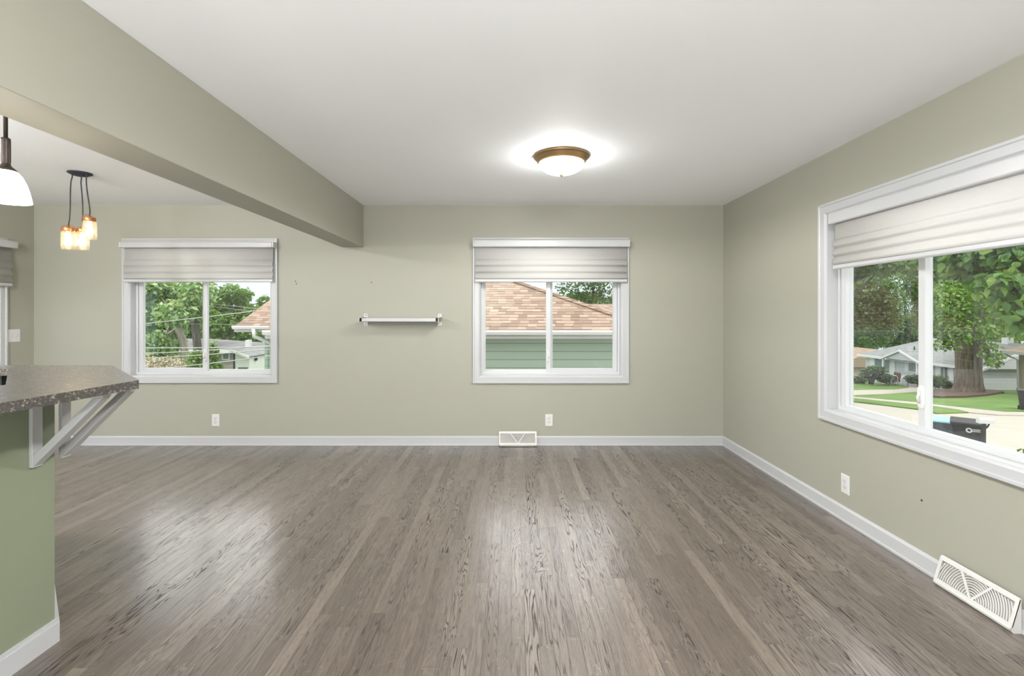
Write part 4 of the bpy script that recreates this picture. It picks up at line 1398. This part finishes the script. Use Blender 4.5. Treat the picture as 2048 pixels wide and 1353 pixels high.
# ------------------------------------------------------------------ wheeled bins, mailbox
def wheelie(base, label, body, lid, ang, sc=1.0, logo=False):
    root = thing('trash_bin', base, label, 'trash bin', 'wheeled trash bins at the street')
    ca, sa = cos(ang), sin(ang)
    T = lambda x, y, z: (base.x + sc * (x * ca - y * sa), base.y + sc * (x * sa + y * ca), base.z + sc * z)
    b = MB(T)
    lo, hi = (0.21, 0.24), (0.29, 0.34)
    q = [(-1, -1), (1, -1), (1, 1), (-1, 1)]
    b.add([(lo[0] * x, lo[1] * y, 0.03) for x, y in q] + [(hi[0] * x, hi[1] * y, 0.95) for x, y in q] + [((hi[0] + .03) * x, (hi[1] + .03) * y, 0.95) for x, y in q] + [((hi[0] + .03) * x, (hi[1] + .03) * y, 1.0) for x, y in q],
          [(3, 2, 1, 0), (12, 13, 14, 15)] + [(i + k, (i + 1) % 4 + k, (i + 1) % 4 + k + 4, i + k + 4) for k in (0, 4, 8) for i in range(4)])
    b.build('bin_body', body, root)
    b = MB(T)
    b.prism([(-0.33, -0.40, 1.0), (-0.33, -0.38, 1.04), (-0.33, 0.0, 1.09), (-0.33, 0.36, 1.05), (-0.33, 0.38, 1.0)], (0.66, 0, 0))
    b.build('bin_lid', lid, root, bevel=0.01)
    MB(T).tube([(-0.25, 0.40, 0.99), (0.25, 0.40, 0.99)], 0.018, 8).build('handle', body, root)
    for x in (-0.25, 0.25):
        MB(T).tube([(x - 0.03, 0.20, 0.11), (x + 0.03, 0.20, 0.11)], 0.11, 14, False).build('wheel', M['blackplastic'], root)
    if logo:
        b = MB(T)
        yl = lambda z: -(0.24 + (0.34 - 0.24) * (z - 0.03) / 0.92) - 0.004
        n = 24
        b.add([(0.02 + 0.062 * cos(t_), yl(0.86 + 0.062 * sin(t_)), 0.86 + 0.062 * sin(t_)) for t_ in [2 * pi * i / n for i in range(n)]] +
              [(0.02 + 0.030 * cos(t_), yl(0.86 + 0.030 * sin(t_)), 0.86 + 0.030 * sin(t_)) for t_ in [2 * pi * i / n for i in range(n)]],
              [(i, (i + 1) % n, n + (i + 1) % n, n + i) for i in range(n)])
        for z0 in (0.875, 0.835):
            b.add([(0.085, yl(z0), z0), (0.22, yl(z0 + 0.005), z0 + 0.005), (0.22, yl(z0 + 0.025), z0 + 0.025), (0.085, yl(z0 + 0.022), z0 + 0.022)], [(0, 1, 2, 3)])
        b.build('bin_logo', M['ext_white'], root, fix=False)
    return root


pa = P(1894, 838, 11.45)
wheelie(Vector((pa.x, 11.45, pa.z - 1.06 * 0.86)), 'grey bin with pale blue lid outside the side window, left of the black bin', M['bin_grey'], M['lid_blue'], -0.75, 0.86)
pa = P(1936, 841, 10.5)
wheelie(Vector((pa.x, 10.5, pa.z - 1.05 * 0.86)), 'black bin with round white emblem outside the side window beside the mailbox', M['blackplastic'], M['blackplastic'], -0.75, 0.86, True)
pa = on_ground(2052, 822)
wheelie(pa, 'black bin across the street cut by the right edge of the side window', M['blackplastic'], M['blackplastic'], -0.75, 0.85)

pm = P(1968, 847, 8.6)
root = thing('mailbox', (pm.x, 8.6, GZ(8.6)), 'white mailbox on a dark post with diagonal brace beside the bins', 'mailbox')
b = MB()
ca, sa = cos(-0.15), sin(-0.15)
T = lambda x, y, z: (pm.x + 0.72 * (x * ca - y * sa), 8.6 + 0.72 * (x * sa + y * ca), pm.z + (0.85 * z if z > -0.5 else z))
b = MB(T)
hwid = 0.065
pr = [(-0.13, -hwid, 0.0), (-0.13, hwid, 0.0), (-0.13, hwid, 0.06)] + [(-0.13, hwid * cos(a_), 0.06 + 0.055 * sin(a_)) for a_ in [pi * i / 8 for i in range(1, 8)]] + [(-0.13, -hwid, 0.06)]
b.prism(pr, (0.32, 0, 0))
b.build('box', M['vinyl'], root)
MB(T).box((-0.035, -0.035, GZ(8.6) - pm.z - 0.02), (0.02, 0.035, 0.0)).build('post', M['blackplastic'], root)
MB(T).tube([(0.0, 0, -0.13), (0.08, 0, -0.07), (0.115, 0, -0.002)], 0.017, 6).build('brace', M['blackplastic'], root)

# ------------------------------------------------------------------ trees seen by the left window
def px_trunk(pts, Yd):
    return [(P(x, y, Yd), w * Yd / FPX / 2) for x, y, w in pts]


def gbase(x, Yd):
    X = (x - CX) * Yd / FPX
    return Vector((X, Yd, GZ(Yd)))


Yd = 20
gb = gbase(376, Yd)
t1 = [(gb, 0.22)] + px_trunk([(373, 740, 15), (369, 700, 14), (364, 675, 14), (357, 655, 13), (350, 630, 9)], Yd)
bl = [blob_px(x, y, Yd + dy, w, h) for (x, y, w, h, dy) in ((305, 575, 60, 40, 0), (350, 585, 80, 50, 1), (395, 590, 60, 60, 0), (310, 640, 70, 60, 1), (345, 630, 60, 50, -1), (310, 690, 60, 50, -.5),
                                                          (340, 690, 50, 40, 1), (380, 620, 60, 40, 0), (290, 600, 50, 60, 0), (395, 560, 60, 40, 2), (345, 545, 120, 40, 2), (320, 715, 60, 30, 0), (350, 660, 40, 40, 1.5))]
tree('leaning_tree', gb, 'leaning pale trunked tree with light leaves in the left pane of the left window', t1, bl, 8000, 0.20, 'leaf_pale', 'bark_pale', 131, 7)
Yd = 27
gb = gbase(398, Yd)
t2 = [(gb, 0.26)] + px_trunk([(396, 740, 15), (395, 695, 15), (391, 655, 14), (388, 630, 12)], Yd)
bl = [blob_px(x, y, Yd + dy, w, h) for (x, y, w, h, dy) in ((395, 600, 50, 40, 0), (405, 625, 40, 30, 0), (375, 600, 50, 40, 1), (410, 580, 40, 30, 1))]
tree('dark_trunk_tree', gb, 'dark trunked tree just left of the center bar of the left window', t2, bl, 2600, 0.22, 'leaf_mid', 'bark_dark', 132, 5)
Yd = 46
gb = gbase(462, Yd)
bl = [blob_px(x, y, Yd + dy, w, h) for (x, y, w, h, dy) in ((463, 585, 44, 32, 0), (440, 605, 50, 40, 0), (425, 630, 50, 50, 0), (470, 615, 60, 40, 1), (492, 590, 26, 24, 0), (450, 645, 70, 50, 0), (480, 650, 60, 50, 1), (505, 625, 34, 30, 0),
                                                          (500, 670, 60, 40, 1), (430, 670, 50, 40, 0), (465, 680, 60, 30, 1), (528, 605, 26, 26, 2), (520, 650, 50, 60, 3), (410, 600, 40, 50, 1))]
tree('bright_tree', gb, 'bright green tree rising behind the houses in the right pane of the left window', [(gb, 0.4), (P(462, 680, Yd), 0.3), (P(463, 620, Yd), 0.2)], bl, 9000, 0.34, 'leaf_mid', 'bark_dark', 133, 10)
Yd = 66
gb = gbase(330, Yd)
bl = crown(P(330, 650, Yd), (7.0, 3, 7.6), 26, 9)
tree('back_tree', gb, 'dense dark tree filling the back of the left pane of the left window', [(gb, 0.5), (P(330, 690, Yd), 0.4), (P(330, 640, Yd), 0.25)], bl, 9000, 0.42, 'leaf_dark', 'bark_dark', 134, 6)
Yd = 56
gb = gbase(420, Yd)
bl = crown(P(415, 665, Yd), (4.5, 3, 3.6), 22, 12)
tree('back_tree', gb, 'dark tree low behind the center bar of the left window', [(gb, 0.5), (P(418, 690, Yd), 0.4), (P(416, 655, Yd), 0.25)], bl, 7000, 0.42, 'leaf_dark', 'bark_dark', 135, 6)
Yd = 16
gb = gbase(325, Yd)
shrub('blossoming_hedge', gb, 'tan blossoming hedge along the bottom of the left pane of the left window',
      [blob_px(x, y, Yd, w, h) for (x, y, w, h) in ((300, 735, 60, 44), (335, 738, 70, 48), (365, 742, 50, 40), (290, 760, 60, 60), (340, 775, 120, 70))], 8000, 0.07, 'leaf_tan', 140)
gb = gbase(428, 15)
shrub('leafy_shrub', gb, 'green shrub low right of the center bar of the left window',
      [blob_px(x, y, 15, w, h) for (x, y, w, h) in ((424, 705, 24, 40), (420, 735, 40, 40), (432, 745, 30, 30), (395, 722, 40, 40), (415, 775, 70, 60))], 3000, 0.11, 'leaf_mid', 141)
# sparse tree beyond the shingled roof
Yd = 40
gb = gbase(1185, Yd)
bl = [blob_px(x, y, Yd, w, h) for (x, y, w, h) in ((1130, 575, 40, 22), (1165, 580, 40, 30), (1195, 575, 36, 36), (1215, 590, 44, 30), (1150, 590, 30, 16), (1180, 600, 40, 14), (1190, 555, 120, 40))]
root = tree('sparse_tree', gb, 'sparse tree against the sky beyond the shingled roof in the small window', [(gb, 0.3), (P(1183, 640, Yd), 0.22), (P(1182, 605, Yd), 0.10)], bl, 1500, 0.26, 'leaf_dark', 'bark_dark', 150, 7)
bl = crown(P(1200, 612, 48), (6, 3, 1.6), 14, 31)
gb = gbase(1200, 48)
tree('back_tree', gb, 'low dense tree line just above the shingled roof in the small window', [(gb, 0.3), (P(1200, 640, 48), 0.22), (P(1200, 615, 48), 0.10)], bl, 3000, 0.4, 'leaf_dark', 'bark_dark', 151, 4)

# ------------------------------------------------------------------ overhead wires
wl_ = [((60, 668, 17), (512, 622, 13.3), 'overhead wire rising to the neighbor house eave in the left window'),
       ((40, 693, 15), (628, 692.2, 11.5), 'level overhead wire crossing low in the left window'),
       ((120, 571, 24), (760, 644, 22), 'upper of the two parallel wires sloping down to the right in the left window'),
       ((120, 575.5, 24), (760, 651, 22), 'lower of the two parallel wires sloping down to the right in the left window'),
       ((100, 642, 22), (760, 652, 22), 'faint wire crossing level behind the tree trunks in the left window'),
       ((260, 708, 15), (628, 683, 11.4), 'overhead wire before the grey house roof in the left window'),
       ((260, 718, 15), (628, 689.3, 11.3), 'overhead wire just below the grey house eave in the left window'),
       ((260, 742, 15), (628, 699.3, 11.2), 'lowest overhead wire crossing before the white garage')]
for a_, c_, lb in wl_:
    a, c = P(*a_), P(*c_)
    b = MB()
    b.tube([a.lerp(c, i / 12) + Vector((0, 0, -0.05 * 4 * (i / 12) * (1 - i / 12))) for i in range(13)], 0.013, 6)
    tag(b.build('utility_wire', M['wire'], origin=a), lb, 'wire', 'overhead utility wires')
